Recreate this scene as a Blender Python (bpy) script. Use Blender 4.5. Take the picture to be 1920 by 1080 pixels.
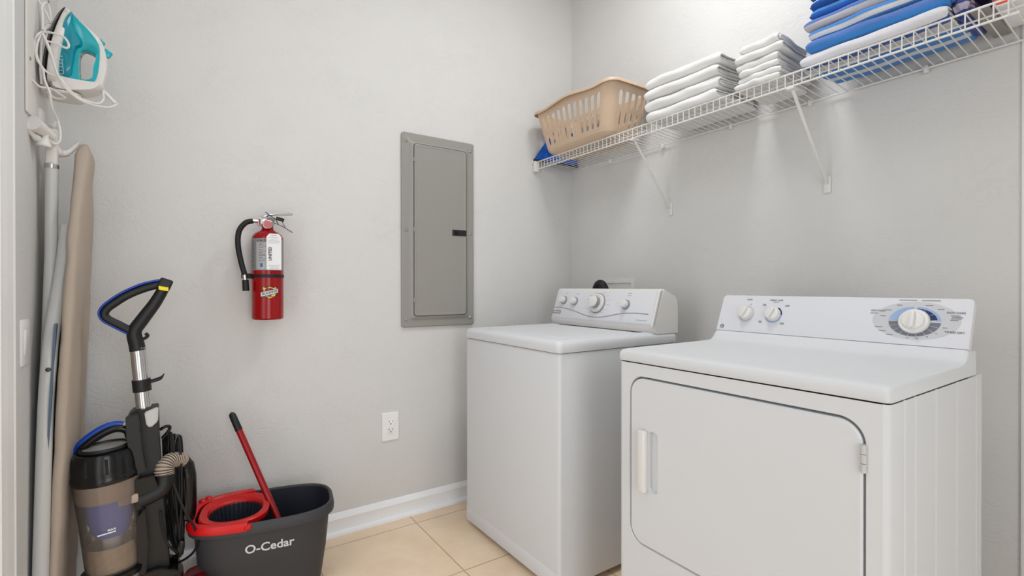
import bpy, bmesh, math, random
from mathutils import Vector, Matrix, noise
random.seed(7)
PI = math.pi
S = bpy.context.scene
COL = S.collection
for o in list(bpy.data.objects): bpy.data.objects.remove(o)

# ------------------------------------------------------------------ camera
FPX, YAW, PITCH, ROLL = 918.545, math.radians(34.1925), math.radians(-.1828), math.radians(-.0242)
CAM = Vector((2.2443, -1.9596, 1.1047))
_F = Vector((-math.cos(YAW), math.sin(YAW), 0)); _R = Vector((math.sin(YAW), math.cos(YAW), 0)); _U = Vector((0, 0, 1))
F2 = _F*math.cos(PITCH) + _U*math.sin(PITCH); U2 = _U*math.cos(PITCH) - _F*math.sin(PITCH)
R3 = _R*math.cos(ROLL) + U2*math.sin(ROLL); U3 = U2*math.cos(ROLL) - _R*math.sin(ROLL)
cd = bpy.data.cameras.new('camera'); cam = bpy.data.objects.new('camera', cd); COL.objects.link(cam)
cd.sensor_width = 36; cd.lens = FPX/1920*36; cd.clip_start = .02
m = Matrix((R3, U3, -F2)).transposed().to_4x4(); m.translation = CAM; cam.matrix_world = m
S.camera = cam

def P(px, py, ax, val):
    """surveying helper: the point of a world plane seen at a photo position"""
    d = F2*FPX + R3*(px-960) + U3*(540-py)
    i = 'xyz'.index(ax)
    return CAM + d*((val-CAM[i])/d[i])

# ------------------------------------------------------------------ world, lights, exposure
w = bpy.data.worlds.new('world'); S.world = w; w.use_nodes = True
w.node_tree.nodes['Background'].inputs[0].default_value = (.95, .975, 1, 1)
w.node_tree.nodes['Background'].inputs[1].default_value = 1.6
S.view_settings.view_transform = 'Standard'; S.view_settings.look = 'None'
S.view_settings.gamma = 1; S.view_settings.exposure = 0.0
S.view_settings.use_curve_mapping = False

def area(name, loc, size, power, color=(1, .975, .94), rot=(0, 0, 0), sizey=None):
    l = bpy.data.lights.new(name, 'AREA'); l.energy = power; l.color = color
    l.shape = 'RECTANGLE' if sizey else 'SQUARE'; l.size = size
    if sizey: l.size_y = sizey
    o = bpy.data.objects.new(name, l); o.location = loc; o.rotation_euler = rot; COL.objects.link(o)
    return o
area('ceiling_lamp_light', (1.15, -.63, 2.93), .42, 10.5, (.975, .985, 1))
area('rear_fill', (1.20, -1.60, 2.93), .60, 5.5, (.975, .985, 1))  # added fill below the ceiling, no fixture there; evens out the lighting
area('opening_fill', (3.62, -1.72, 1.20), 1.0, 14.5, (.93, .975, 1), (PI/2, 0, PI/2), 2.3)  # unseen fill added beyond the front opening to lift back wall and dryer side
area('side_door_fill', (1.10, -2.43, 1.05), .78, 1.9, (.975, .985, 1), (PI/2, 0, 0), 1.9)  # unseen fill added in the left doorway to brighten appliance fronts and floor

# ------------------------------------------------------------------ materials
def nt(name):
    m = bpy.data.materials.new(name); m.use_nodes = True
    return m, m.node_tree.nodes, m.node_tree.links, m.node_tree.nodes['Principled BSDF']
def srgb(r, g, b):
    f = lambda c: ((c/255+.055)/1.055)**2.4 if c/255 > .04045 else c/255/12.92
    return (f(r), f(g), f(b), 1)
def mat(name, col, rough=.5, metal=0, bump=0, bscale=200, coat=0, trans=0, ior=1.45, var=0, sss=0, alpha=1, spec=.5):
    m, N, L, B = nt(name)
    B.inputs['Base Color'].default_value = col; B.inputs['Roughness'].default_value = rough
    B.inputs['Metallic'].default_value = metal; B.inputs['Coat Weight'].default_value = coat
    B.inputs['Transmission Weight'].default_value = trans; B.inputs['IOR'].default_value = ior
    B.inputs['Specular IOR Level'].default_value = spec; B.inputs['Alpha'].default_value = alpha
    if bump or var:
        tc = N.new('ShaderNodeTexCoord'); n = N.new('ShaderNodeTexNoise')
        n.inputs['Scale'].default_value = bscale; n.inputs['Detail'].default_value = 4
        L.new(tc.outputs['Object'], n.inputs['Vector'])
        if bump:
            b = N.new('ShaderNodeBump'); b.inputs['Strength'].default_value = bump; b.inputs['Distance'].default_value = .002
            L.new(n.outputs['Fac'], b.inputs['Height']); L.new(b.outputs[0], B.inputs['Normal'])
        if var:
            mx = N.new('ShaderNodeMix'); mx.data_type = 'RGBA'
            mx.inputs['A'].default_value = col; mx.inputs['B'].default_value = tuple(c*(1-var) for c in col[:3])+(1,)
            L.new(n.outputs['Fac'], mx.inputs['Factor']); L.new(mx.outputs['Result'], B.inputs['Base Color'])
    return m

def wall_mat():
    m, N, L, B = nt('textured_wall_paint')
    B.inputs['Base Color'].default_value = (.690, .686, .675, 1); B.inputs['Roughness'].default_value = .62
    tc = N.new('ShaderNodeTexCoord')
    mp = N.new('ShaderNodeMapping'); mp.inputs['Scale'].default_value = (1, 1, 1.25)
    L.new(tc.outputs['Object'], mp.inputs['Vector'])
    wv = N.new('ShaderNodeTexNoise'); wv.inputs['Scale'].default_value = 14; wv.inputs['Detail'].default_value = 5; wv.inputs['Distortion'].default_value = 1.1; wv.inputs['Roughness'].default_value = .62
    rg = N.new('ShaderNodeMath'); rg.operation = 'SUBTRACT'; rg.inputs[1].default_value = .5
    ab = N.new('ShaderNodeMath'); ab.operation = 'ABSOLUTE'
    cr = N.new('ShaderNodeMapRange'); cr.inputs['From Min'].default_value = 0; cr.inputs['From Max'].default_value = .045
    L.new(mp.outputs[0], wv.inputs['Vector']); L.new(wv.outputs['Fac'], rg.inputs[0]); L.new(rg.outputs[0], ab.inputs[0]); L.new(ab.outputs[0], cr.inputs['Value'])
    n2 = N.new('ShaderNodeTexNoise'); n2.inputs['Scale'].default_value = 75; n2.inputs['Detail'].default_value = 6; n2.inputs['Roughness'].default_value = .6; n2.inputs['Distortion'].default_value = 1
    L.new(mp.outputs[0], n2.inputs['Vector'])
    mk = N.new('ShaderNodeTexNoise'); mk.inputs['Scale'].default_value = 5; mk.inputs['Detail'].default_value = 3; L.new(mp.outputs[0], mk.inputs['Vector'])
    mr = N.new('ShaderNodeMapRange'); mr.inputs['From Min'].default_value = .42; mr.inputs['From Max'].default_value = .62; mr.inputs['To Min'].default_value = .05; mr.inputs['To Max'].default_value = .55; L.new(mk.outputs['Fac'], mr.inputs['Value'])
    a = N.new('ShaderNodeMath'); a.operation = 'MULTIPLY'
    L.new(cr.outputs[0], a.inputs[0]); L.new(mr.outputs[0], a.inputs[1])
    a2 = N.new('ShaderNodeMath'); a2.operation = 'ADD'
    L.new(a.outputs[0], a2.inputs[0]); L.new(n2.outputs['Fac'], a2.inputs[1])
    b = N.new('ShaderNodeBump'); b.inputs['Strength'].default_value = .42; b.inputs['Distance'].default_value = .003
    L.new(a2.outputs[0], b.inputs['Height']); L.new(b.outputs[0], B.inputs['Normal'])
    return m

def tile_mat():
    m, N, L, B = nt('beige_floor_tile')
    tc = N.new('ShaderNodeTexCoord'); sep = N.new('ShaderNodeSeparateXYZ')
    geo = N.new('ShaderNodeNewGeometry'); L.new(geo.outputs['Position'], sep.inputs[0])
    def grout(out, off):
        s = N.new('ShaderNodeMath'); s.operation = 'SUBTRACT'; s.inputs[1].default_value = off; L.new(sep.outputs[out], s.inputs[0])
        d = N.new('ShaderNodeMath'); d.operation = 'DIVIDE'; d.inputs[1].default_value = .4635; L.new(s.outputs[0], d.inputs[0])
        f = N.new('ShaderNodeMath'); f.operation = 'FRACT'; L.new(d.outputs[0], f.inputs[0])
        c = N.new('ShaderNodeMath'); c.operation = 'SUBTRACT'; c.inputs[1].default_value = .5; L.new(f.outputs[0], c.inputs[0])
        a = N.new('ShaderNodeMath'); a.operation = 'ABSOLUTE'; L.new(c.outputs[0], a.inputs[0])
        g = N.new('ShaderNodeMapRange'); g.inputs['From Min'].default_value = .4925; g.inputs['From Max'].default_value = .496
        L.new(a.outputs[0], g.inputs['Value']); return g
    gx = grout('X', .103); gy = grout('Y', -1.045)
    mxm = N.new('ShaderNodeMath'); mxm.operation = 'MAXIMUM'; L.new(gx.outputs[0], mxm.inputs[0]); L.new(gy.outputs[0], mxm.inputs[1])
    n = N.new('ShaderNodeTexNoise'); n.inputs['Scale'].default_value = 7; n.inputs['Detail'].default_value = 7; n.inputs['Roughness'].default_value = .62
    L.new(geo.outputs['Position'], n.inputs['Vector'])
    c = N.new('ShaderNodeValToRGB'); c.color_ramp.elements[0].color = srgb(236, 209, 178); c.color_ramp.elements[1].color = srgb(248, 225, 198)
    c.color_ramp.elements[0].position = .3; c.color_ramp.elements[1].position = .7
    L.new(n.outputs['Fac'], c.inputs[0])
    mx = N.new('ShaderNodeMix'); mx.data_type = 'RGBA'; mx.inputs['B'].default_value = srgb(196, 168, 138)
    L.new(mxm.outputs[0], mx.inputs['Factor']); L.new(c.outputs[0], mx.inputs['A']); L.new(mx.outputs['Result'], B.inputs['Base Color'])
    B.inputs['Roughness'].default_value = .38
    inv = N.new('ShaderNodeMath'); inv.operation = 'SUBTRACT'; inv.inputs[0].default_value = 1; L.new(mxm.outputs[0], inv.inputs[1])
    b = N.new('ShaderNodeBump'); b.inputs['Strength'].default_value = .5; b.inputs['Distance'].default_value = .002
    L.new(inv.outputs[0], b.inputs['Height']); L.new(b.outputs[0], B.inputs['Normal'])
    return m

def towel_mat(name, base, bands=None, rough=.95):
    """terry cloth; bands = list of (position, colour) along the U of the folded sheet"""
    m, N, L, B = nt(name)
    B.inputs['Roughness'].default_value = rough; B.inputs['Specular IOR Level'].default_value = .15
    B.inputs['Sheen Weight'].default_value = .25; B.inputs['Base Color'].default_value = base
    tc = N.new('ShaderNodeTexCoord')
    n = N.new('ShaderNodeTexNoise'); n.inputs['Scale'].default_value = 620; n.inputs['Detail'].default_value = 4
    L.new(tc.outputs['Object'], n.inputs['Vector'])
    b = N.new('ShaderNodeBump'); b.inputs['Strength'].default_value = .8; b.inputs['Distance'].default_value = .003
    L.new(n.outputs['Fac'], b.inputs['Height']); L.new(b.outputs[0], B.inputs['Normal'])
    if bands:
        uv = N.new('ShaderNodeUVMap'); uv.uv_map = 'cloth'; sp = N.new('ShaderNodeSeparateXYZ'); L.new(uv.outputs[0], sp.inputs[0])
        c = N.new('ShaderNodeValToRGB'); c.color_ramp.interpolation = 'CONSTANT'
        while len(c.color_ramp.elements) < len(bands): c.color_ramp.elements.new(.5)
        for e, (p, k) in zip(c.color_ramp.elements, bands): e.position = p; e.color = k
        L.new(sp.outputs[0], c.inputs[0])
        n2 = N.new('ShaderNodeTexNoise'); n2.inputs['Scale'].default_value = 300; L.new(tc.outputs['Object'], n2.inputs['Vector'])
        mx = N.new('ShaderNodeMix'); mx.data_type = 'RGBA'; mx.blend_type = 'OVERLAY'; mx.inputs['Factor'].default_value = .25
        L.new(c.outputs[0], mx.inputs['A']); L.new(n2.outputs['Fac'], mx.inputs['B']); L.new(mx.outputs['Result'], B.inputs['Base Color'])
    return m

M = dict(
    wall=wall_mat(), tile=tile_mat(),
    ceiling=mat('ceiling_paint', (.8, .79, .77, 1), .8, bump=.3, bscale=60),
    trim=mat('trim_paint', srgb(242, 242, 241), .35),
    trimb=mat('baseboard_paint', srgb(244, 246, 249), .35),
    appl=mat('white_enamel', srgb(217, 219, 222), .6, spec=.25),
    applp=mat('white_plastic', srgb(228, 226, 223), .35),
    fascia=mat('pale_console_plastic', srgb(218, 219, 224), .35),
    shade=mat('grey_console_line', srgb(168, 167, 166), .35),
    greyknob=mat('grey_knob_ring', srgb(150, 151, 154), .4),
    badge=mat('silver_badge', srgb(160, 159, 156), .35, metal=.5),
    print=mat('grey_print', srgb(120, 121, 126), .5),
    printlt=mat('pale_grey_print', srgb(172, 173, 178), .5),
    oval=mat('oval_grey_print', srgb(198, 199, 203), .4),
    arcg=mat('dark_grey_dial_print', srgb(112, 113, 124), .4),
    arcb=mat('light_blue_dial_print', srgb(150, 176, 214), .4),
    navyp=mat('navy_dial_print', srgb(28, 44, 92), .4),
    panel=mat('grey_panel_paint', srgb(152, 150, 145), .36),
    dark=mat('dark_plastic', srgb(30, 30, 31), .4),
    steel=mat('steel', srgb(190, 190, 190), .25, metal=1),
    chrome=mat('brushed_chrome', srgb(205, 205, 205), .16, metal=1),
    wire=mat('white_vinyl_wire', srgb(228, 227, 224), .35),
    tan=mat('tan_plastic', srgb(205, 180, 155), .45),
    bluep=mat('blue_plastic', srgb(14, 92, 200), .35),
    blackrub=mat('black_rubber', srgb(22, 22, 24), .55),
    red=mat('red_enamel', srgb(150, 3, 11), .2),
    redp=mat('red_plastic', srgb(208, 12, 16), .38),
    redd=mat('deep_red_plastic', srgb(152, 8, 16), .3),
    charc=mat('charcoal_plastic', srgb(58, 58, 61), .55),
    charci=mat('navy_black_plastic', srgb(38, 42, 52), .4),
    letter=mat('pale_lettering', srgb(214, 216, 224), .5),
    black=mat('black_plastic', srgb(13, 13, 14), .2),
    blackm=mat('matt_black_plastic', srgb(22, 22, 23), .45),
    blue=mat('royal_blue_plastic', srgb(4, 66, 172), .3),
    hosem=mat('taupe_hose', srgb(176, 160, 144), .35),
    yellow=mat('yellow_sticker', srgb(244, 222, 20), .5),
    greyc=mat('light_grey_plastic', srgb(196, 196, 194), .4),
    labelg=mat('grey_label', srgb(136, 137, 139), .4),
    labell=mat('pale_grey_label', srgb(176, 176, 178), .4),
    white=mat('white_paper', srgb(236, 236, 238), .6),
    cord=mat('white_cord', srgb(226, 224, 220), .45),
    iw=mat('white_iron_plastic', srgb(226, 223, 219), .35),
    teal=mat('teal_plastic', srgb(0, 172, 184), .25, coat=.3),
    teald=mat('translucent_teal_tank', srgb(0, 142, 162), .12, coat=.5),
    sole=mat('grey_soleplate', srgb(84, 82, 80), .35, metal=.6),
    leg=mat('pale_grey_steel_tube', srgb(198, 199, 198), .35),
    fabric=mat('taupe_fabric', srgb(186, 172, 158), .9, bump=.35, bscale=420, var=.1),
    bluefoam=mat('blue_grey_mesh', srgb(88, 110, 130), .7),
    orange=mat('orange_print', srgb(226, 74, 34), .5),
    board=mat('grey_board', srgb(150, 149, 144), .6),
    greydisc=mat('grey_translucent_cover', srgb(150, 149, 146), .25),
    dustband=mat('dusty_taupe_ring', srgb(176, 156, 140), .6),
    dust=mat('grey_dust', srgb(210, 186, 158), .95, bump=1, bscale=60, var=.4),
    cyc=mat('violet_grey_cyclone', srgb(98, 112, 200), .35),
    whitetowel=towel_mat('white_terry', srgb(240, 240, 239)),
    yel2=mat('pale_yellow_print', srgb(226, 212, 110), .5),
    tinblue=mat('blue_print', srgb(60, 110, 160), .5),
    lamp=None, glass=None)
def glass_mat():
    m, N, L, B = nt('smoky_clear_plastic')
    out = N['Material Output']
    t = N.new('ShaderNodeBsdfTransparent'); t.inputs[0].default_value = (.82, .79, .76, 1)
    g = N.new('ShaderNodeBsdfGlossy'); g.inputs['Roughness'].default_value = .12
    d = N.new('ShaderNodeBsdfDiffuse'); d.inputs[0].default_value = srgb(206, 196, 188)
    m1 = N.new('ShaderNodeMixShader'); m1.inputs[0].default_value = .14
    L.new(t.outputs[0], m1.inputs[1]); L.new(d.outputs[0], m1.inputs[2])
    fr = N.new('ShaderNodeFresnel'); fr.inputs[0].default_value = 1.45
    m2 = N.new('ShaderNodeMixShader'); L.new(fr.outputs[0], m2.inputs[0]); L.new(m1.outputs[0], m2.inputs[1]); L.new(g.outputs[0], m2.inputs[2])
    L.new(m2.outputs[0], out.inputs['Surface']); return m
M['glass'] = glass_mat()
def emit_mat():
    m, N, L, B = nt('lamp_diffuser')
    B.inputs['Emission Color'].default_value = (1, .97, .92, 1); B.inputs['Emission Strength'].default_value = 6
    B.inputs['Base Color'].default_value = (.9, .9, .9, 1); return m
M['lamp'] = emit_mat()

# ------------------------------------------------------------------ object helpers
ORIG = {}
def tag(o, label=None, cat=None, group=None, kind=None):
    if label: o['label'] = label
    if cat: o['category'] = cat
    if group: o['group'] = group
    if kind: o['kind'] = kind
    return o
def thing(name, loc, label, cat, group=None):
    o = bpy.data.objects.new(name, None); COL.objects.link(o); o.location = loc
    o.empty_display_size = .05
    ORIG[o] = Vector(loc); return tag(o, label, cat, group)
def obj(name, bm, material, parent=None, smooth=True, ang=35):
    """link ONE mesh object; geometry is given in world metres"""
    bmesh.ops.recalc_face_normals(bm, faces=bm.faces)
    if parent is not None: org = ORIG[parent]
    else:
        xs = [v.co for v in bm.verts]
        org = Vector(((min(c.x for c in xs)+max(c.x for c in xs))/2, (min(c.y for c in xs)+max(c.y for c in xs))/2, min(c.z for c in xs)))
    bmesh.ops.translate(bm, verts=bm.verts, vec=-org)
    me = bpy.data.meshes.new(name); bm.to_mesh(me); bm.free()
    mats = material if isinstance(material, (list, tuple)) else [material]
    for k in mats: me.materials.append(k)
    if smooth:
        me.shade_smooth(); me.set_sharp_from_angle(angle=math.radians(ang))
    o = bpy.data.objects.new(name, me); COL.objects.link(o)
    ORIG[o] = org
    if parent is None: o.location = org
    else: o.parent = parent
    return o
def B_(): return bmesh.new()
def box(bm, x0, x1, y0, y1, z0, z1, bev=0, seg=2, mi=0):
    r = bmesh.ops.create_cube(bm, size=1); vs = r['verts']
    for v in vs:
        v.co = Vector(((x0+x1)/2+v.co.x*(x1-x0), (y0+y1)/2+v.co.y*(y1-y0), (z0+z1)/2+v.co.z*(z1-z0)))
    fs = {f for v in vs for f in v.link_faces}
    for f in fs: f.material_index = mi
    if bev:
        bm.normal_update()
        es = list({e for v in vs for e in v.link_edges})
        bmesh.ops.bevel(bm, geom=es, offset=bev, segments=seg, profile=.5, affect='EDGES')
    return bm
def obox(bm, c, ux, uy, uz, sx, sy, sz, bev=0, seg=2, mi=0):
    """box about c along unit axes"""
    r = bmesh.ops.create_cube(bm, size=1); vs = r['verts']
    ux, uy, uz = Vector(ux).normalized(), Vector(uy).normalized(), Vector(uz).normalized()
    for v in vs: v.co = Vector(c) + ux*v.co.x*sx + uy*v.co.y*sy + uz*v.co.z*sz
    for f in {f for v in vs for f in v.link_faces}: f.material_index = mi
    bm.normal_update()
    if bev: bmesh.ops.bevel(bm, geom=list({e for v in vs for e in v.link_edges}), offset=bev, segments=seg, profile=.5, affect='EDGES')
    return bm
def cr(pts, k=8, closed=False):
    """Catmull-Rom through points"""
    pts = [Vector(p) for p in pts]; n = len(pts); out = []
    rng = range(n) if closed else range(n-1)
    for i in rng:
        g = lambda j: pts[j % n] if closed else pts[max(0, min(n-1, j))]
        a, b, c, d = g(i-1), g(i), g(i+1), g(i+2)
        for s in range(k):
            t = s/k
            out.append(.5*((2*b)+(c-a)*t+(2*a-5*b+4*c-d)*t*t+(3*b-a-3*c+d)*t*t*t))
    if not closed: out.append(pts[-1])
    return out
def tube(bm, pts, r, n=10, closed=False, caps=True, sx=1, sy=1, up=None, mi=0):
    pts = [Vector(p) for p in pts]; m_ = len(pts); rings = []
    R = r if isinstance(r, (list, tuple)) else [r]*m_
    prev = None
    for i, p in enumerate(pts):
        if closed: t = (pts[(i+1) % m_]-pts[i-1])
        else: t = pts[min(i+1, m_-1)]-pts[max(i-1, 0)]
        t.normalize()
        if prev is None:
            u = Vector(up) if up else (Vector((0, 0, 1)) if abs(t.z) < .9 else Vector((1, 0, 0)))
        else: u = prev
        u = (u - t*u.dot(t)).normalized(); prev = u; v = t.cross(u)
        rings.append([bm.verts.new(p + u*math.cos(a)*R[i]*sx + v*math.sin(a)*R[i]*sy) for a in (2*PI*j/n for j in range(n))])
    fs = []
    for i in range(m_ if closed else m_-1):
        A, Bq = rings[i], rings[(i+1) % m_]
        for j in range(n): fs.append(bm.faces.new((A[j], A[(j+1) % n], Bq[(j+1) % n], Bq[j])))
    if caps and not closed:
        fs.append(bm.faces.new(rings[0])); fs.append(bm.faces.new(rings[-1][::-1]))
    for f in fs: f.material_index = mi
    return bm
def loft(bm, loops, cap0=True, cap1=True, closed=True, mi=0):
    R = [[bm.verts.new(Vector(p)) for p in lp] for lp in loops]; n = len(R[0]); fs = []
    for a, b in zip(R, R[1:]):
        for j in range(n if closed else n-1): fs.append(bm.faces.new((a[j], a[(j+1) % n], b[(j+1) % n], b[j])))
    if cap0: fs.append(bm.faces.new(R[0][::-1]))
    if cap1: fs.append(bm.faces.new(R[-1]))
    for f in fs: f.material_index = mi
    return bm
def lathe(bm, prof, c, axis=(0, 0, 1), n=32, mi=0, cap=True):
    """prof = [(radius, height)] about axis through c"""
    ax = Vector(axis).normalized(); u = ax.orthogonal().normalized(); v = ax.cross(u); c = Vector(c)
    return loft(bm, [[c+ax*h+(u*math.cos(2*PI*j/n)+v*math.sin(2*PI*j/n))*max(r, 1e-5) for j in range(n)] for r, h in prof], cap, cap, mi=mi)
def rrect(w, h, r, seg=8, rs=None):
    """rounded rectangle outline, centred, ccw"""
    pts = []
    rs = rs or [r]*4
    for k, (sx, sy) in enumerate(((1, 1), (-1, 1), (-1, -1), (1, -1))):
        rr = rs[k]
        for i in range(seg+1):
            a = PI/2*k + PI/2*i/seg
            pts.append((sx*(w/2-rr)+rr*math.cos(a), sy*(h/2-rr)+rr*math.sin(a)))
    return pts
def prism(bm, outline, f0, f1, mi=0):
    """outline list of 2-D; f0,f1 map 2-D -> 3-D"""
    return loft(bm, [[f0(*p) for p in outline], [f1(*p) for p in outline]], mi=mi)
def raycast2(poly, c, a):
    d = (math.cos(a), math.sin(a)); best = None
    for i in range(len(poly)):
        x1, y1 = poly[i]; x2, y2 = poly[(i+1) % len(poly)]
        ex, ey = x2-x1, y2-y1; den = d[0]*ey-d[1]*ex
        if abs(den) < 1e-12: continue
        t = ((x1-c[0])*ey-(y1-c[1])*ex)/den; s = ((x1-c[0])*d[1]-(y1-c[1])*d[0])/den
        if t > 0 and -1e-6 <= s <= 1+1e-6 and (best is None or t < best): best = t
    return (c[0]+d[0]*best, c[1]+d[1]*best)
def ringpair(outer, inner, c, n=64):
    angs = sorted({round((2*PI*i/n) % (2*PI), 5) for i in range(n)} | {round(math.atan2(p[1]-c[1], p[0]-c[0]) % (2*PI), 5) for p in list(outer)+list(inner)})
    return [raycast2(outer, c, a) for a in angs], [raycast2(inner, c, a) for a in angs]
def text(s, size, c, xd, yd, material, parent, name='lettering', thick=0.0, ex=.0003, align='CENTER', warp=None):
    cu = bpy.data.curves.new('t', 'FONT'); cu.body = s; cu.size = size; cu.align_x = align; cu.align_y = 'CENTER'
    cu.extrude = ex; cu.offset = thick; cu.resolution_u = 3
    t = bpy.data.objects.new('t', cu); COL.objects.link(t)
    bpy.context.view_layer.update()
    me = bpy.data.meshes.new_from_object(t.evaluated_get(bpy.context.evaluated_depsgraph_get()))
    bpy.data.objects.remove(t); bpy.data.curves.remove(cu)
    bm = B_(); bm.from_mesh(me); bpy.data.meshes.remove(me)
    xd = Vector(xd).normalized(); yd = Vector(yd).normalized(); nd = xd.cross(yd); c = Vector(c)
    for v in bm.verts:
        p = v.co.copy()
        v.co = warp(p) if warp else c + xd*p.x + yd*p.y + nd*p.z
    if name is None: return bm
    return obj(name, bm, material, parent, smooth=False)
def join(bm, other):
    me = bpy.data.meshes.new('j'); other.to_mesh(me); other.free(); bm.from_mesh(me); bpy.data.meshes.remove(me); return bm

# ------------------------------------------------------------------ room shell
W, D, H = 3.40, 2.30, 3.05
def struct(name, bm, material, smooth=False):
    return tag(obj(name, bm, material, None, smooth), kind='structure')
bm = B_(); box(bm, -.12, 4.6, -3.2, .12, -.1, 0); struct('floor', bm, M['tile'])
bm = B_(); box(bm, -.12, W, -D-.12, .12, H, H+.1); struct('ceiling', bm, M['ceiling'])
bm = B_(); box(bm, -.12, 0, -D-.12, .12, 0, H); struct('wall_back', bm, M['wall'])
bm = B_(); box(bm, 0, 1.985, 0, .12, 0, H); box(bm, 1.985, 2.785, 0, .12, 2.08, H); box(bm, 2.785, W+.12, 0, .12, 0, H); struct('wall_right', bm, M['wall'])
bm = B_(); box(bm, 0, .70, -D-.12, -D, 0, H); box(bm, .70, 1.5, -D-.12, -D, 2.06, H); box(bm, 1.5, W+.12, -D-.12, -D, 0, H); struct('wall_left', bm, M['wall'])
bm = B_(); box(bm, W, W+.12, -D, -2.15, 0, H); box(bm, W, W+.12, -1.20, 0, 0, H); box(bm, W, W+.12, -2.15, -1.20, 2.35, H); struct('wall_front', bm, M['wall'])
def casing(bm, a, b, out, wdir, wd=.0, prof=None, h=2.1):
    """vertical moulded board: a = base point, wdir = width direction, out = outward direction"""
    a = Vector(a); wdir = Vector(wdir); out = Vector(out)
    loft(bm, [[a+wdir*s+out*t+Vector((0, 0, z)) for s, t in prof] for z in (0, h)])
CP = [(0, 0), (0, .009), (.004, .0135), (.012, .0145), (.018, .012), (.030, .0118), (.050, .010), (.056, .012), (.064, .0115), (.085, .009), (.098, .008), (.100, .005), (.115, .004), (.115, 0)]
bm = B_(); casing(bm, (.585, -D, 0), None, (0, 1, 0), (1, 0, 0), prof=CP, h=2.17)
casing(bm, (1.615, -D, 0), None, (0, 1, 0), (-1, 0, 0), prof=CP, h=2.17)
box(bm, .70, 1.50, -D, -D+.018, 2.06, 2.17, .003); struct('trim_1', bm, M['trim'])
# doorway beside the dryer: casing and closed door on the right wall
CR_ = [(0, 0), (0, .007), (.004, .0085), (.012, .010), (.03, .0125), (.06, .015), (.070, .015), (.074, 0)]
bm = B_(); casing(bm, (1.911, 0, 0), None, (0, -1, 0), (1, 0, 0), prof=CR_, h=2.165); casing(bm, (2.859, 0, 0), None, (0, -1, 0), (-1, 0, 0), prof=CR_, h=2.165)
box(bm, 1.985, 2.785, -.015, 0, 2.09, 2.165, .003); struct('trim_2', bm, M['trim'])
bm = B_(); box(bm, 1.985, 2.785, .008, .045, 0, 2.08, .002)
for z0, z1 in ((.25, .95), (1.1, 1.9)):
    for x0, x1 in ((2.08, 2.34), (2.43, 2.69)): box(bm, x0, x1, .002, .012, z0, z1, .004)
struct('door_1', bm, M['trim'])
BP = [(0, 0), (.026, 0), (.0262, .006), (.024, .014), (.018, .019), (.0115, .020), (.0115, .066), (.0135, .070), (.0115, .078), (.007, .083), (.005, .093), (.002, .096), (0, .096)]
bm = B_(); loft(bm, [[Vector((t, y, z)) for t, z in BP] for y in (-D+.012, -.012)]); struct('baseboard_back', bm, M['trimb'], True)
bm = B_(); loft(bm, [[Vector((x, -D+t, z)) for t, z in BP] for x in (.0, .585)]); struct('baseboard_left', bm, M['trimb'], True)
bm = B_(); loft(bm, [[Vector((x, -t, z)) for t, z in BP] for x in (.0, 1.911)]); struct('baseboard_right', bm, M['trimb'], True)

# ceiling light fixture (outside the picture)
t = thing('ceiling_light', (1.15, -.63, H-.09), 'round white flush ceiling light above the washing machines', 'ceiling light')
bm = B_(); lathe(bm, [(.19, .09), (.20, .085), (.20, .065), (.185, .06)], (1.15, -.63, H-.09)); obj('mounting_ring', bm, M['steel'], t)
bm = B_(); lathe(bm, [(.18, .06), (.17, .035), (.12, .035), (.01, .035)], (1.15, -.63, H-.09)); obj('diffuser', bm, M['lamp'], t)

# ------------------------------------------------------------------ breaker panel
t = thing('breaker_panel', (0, -.88, .90), 'tall grey metal electrical panel cover with closed door on the wall', 'electrical panel')
def yz(x): return lambda a, b: Vector((x, a, b))
pc = (-.882, 1.377); pw, ph = .395, .940
def ctr(pts, c): return [(p[0]+c[0], p[1]+c[1]) for p in pts]
o_ = ctr(rrect(pw, ph, .012, 4), pc)
bm = B_(); loft(bm, [[Vector((x, c[0]+(p[0]-c[0])*0+q[0], c[1]+q[1])) for q in rrect(pw-2*i, ph-2*i, .012, 4)] for p, c in [((0, 0), pc)] for x, i in ((.0005, 0), (.010, 0), (.013, .004))], cap1=False)
loft(bm, [[Vector((x, pc[0]+q[0], pc[1]+q[1])) for q in rrect(pw-2*i, ph-2*i, max(.004, .014-i*.1), 4)] for x, i in ((.013, .004), (.014, .036), (.024, .047), (.0245, .052))], cap0=False, cap1=True)
obj('cover', bm, M['panel'], t)
dc = (-.8795, 1.378); dw, dh = .284, .832
bm = B_(); loft(bm, [[Vector((x, dc[0]+q[0], dc[1]+q[1])) for q in rrect(dw+.006, dh+.006, .017, 5)] for x in (.0240, .0247)]); obj('door_gap', bm, M['dark'], t)
bm = B_(); loft(bm, [[Vector((x, dc[0]+q[0], dc[1]+q[1])) for q in rrect(dw-2*i, dh-2*i, .015, 5)] for x, i in ((.0245, 0), (.0268, 0), (.0280, .002), (.0280, .006), (.0268, .009), (.0268, .02))])
dr = obj('door', bm, M['panel'], t)
bm = B_(); box(bm, .0265, .0300, -.8175, -.7385, 1.362, 1.392, .001); la = obj('latch', bm, M['dark'], dr); la['label'] = 'dark grey latch'
bm = B_(); box(bm, .0295, .0310, -.808, -.786, 1.3675, 1.3865, .0008); obj('latch_button', bm, M['black'], dr)
for z in (1.718, 1.380, 1.040):
    bm = B_(); tube(bm, [(.0275, -1.0215, z-.010), (.0275, -1.0215, z+.010)], .0045, 8); box(bm, .024, .0285, -1.0215, -1.014, z-.006, z+.006); obj('hinge', bm, M['panel'], t)
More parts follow.
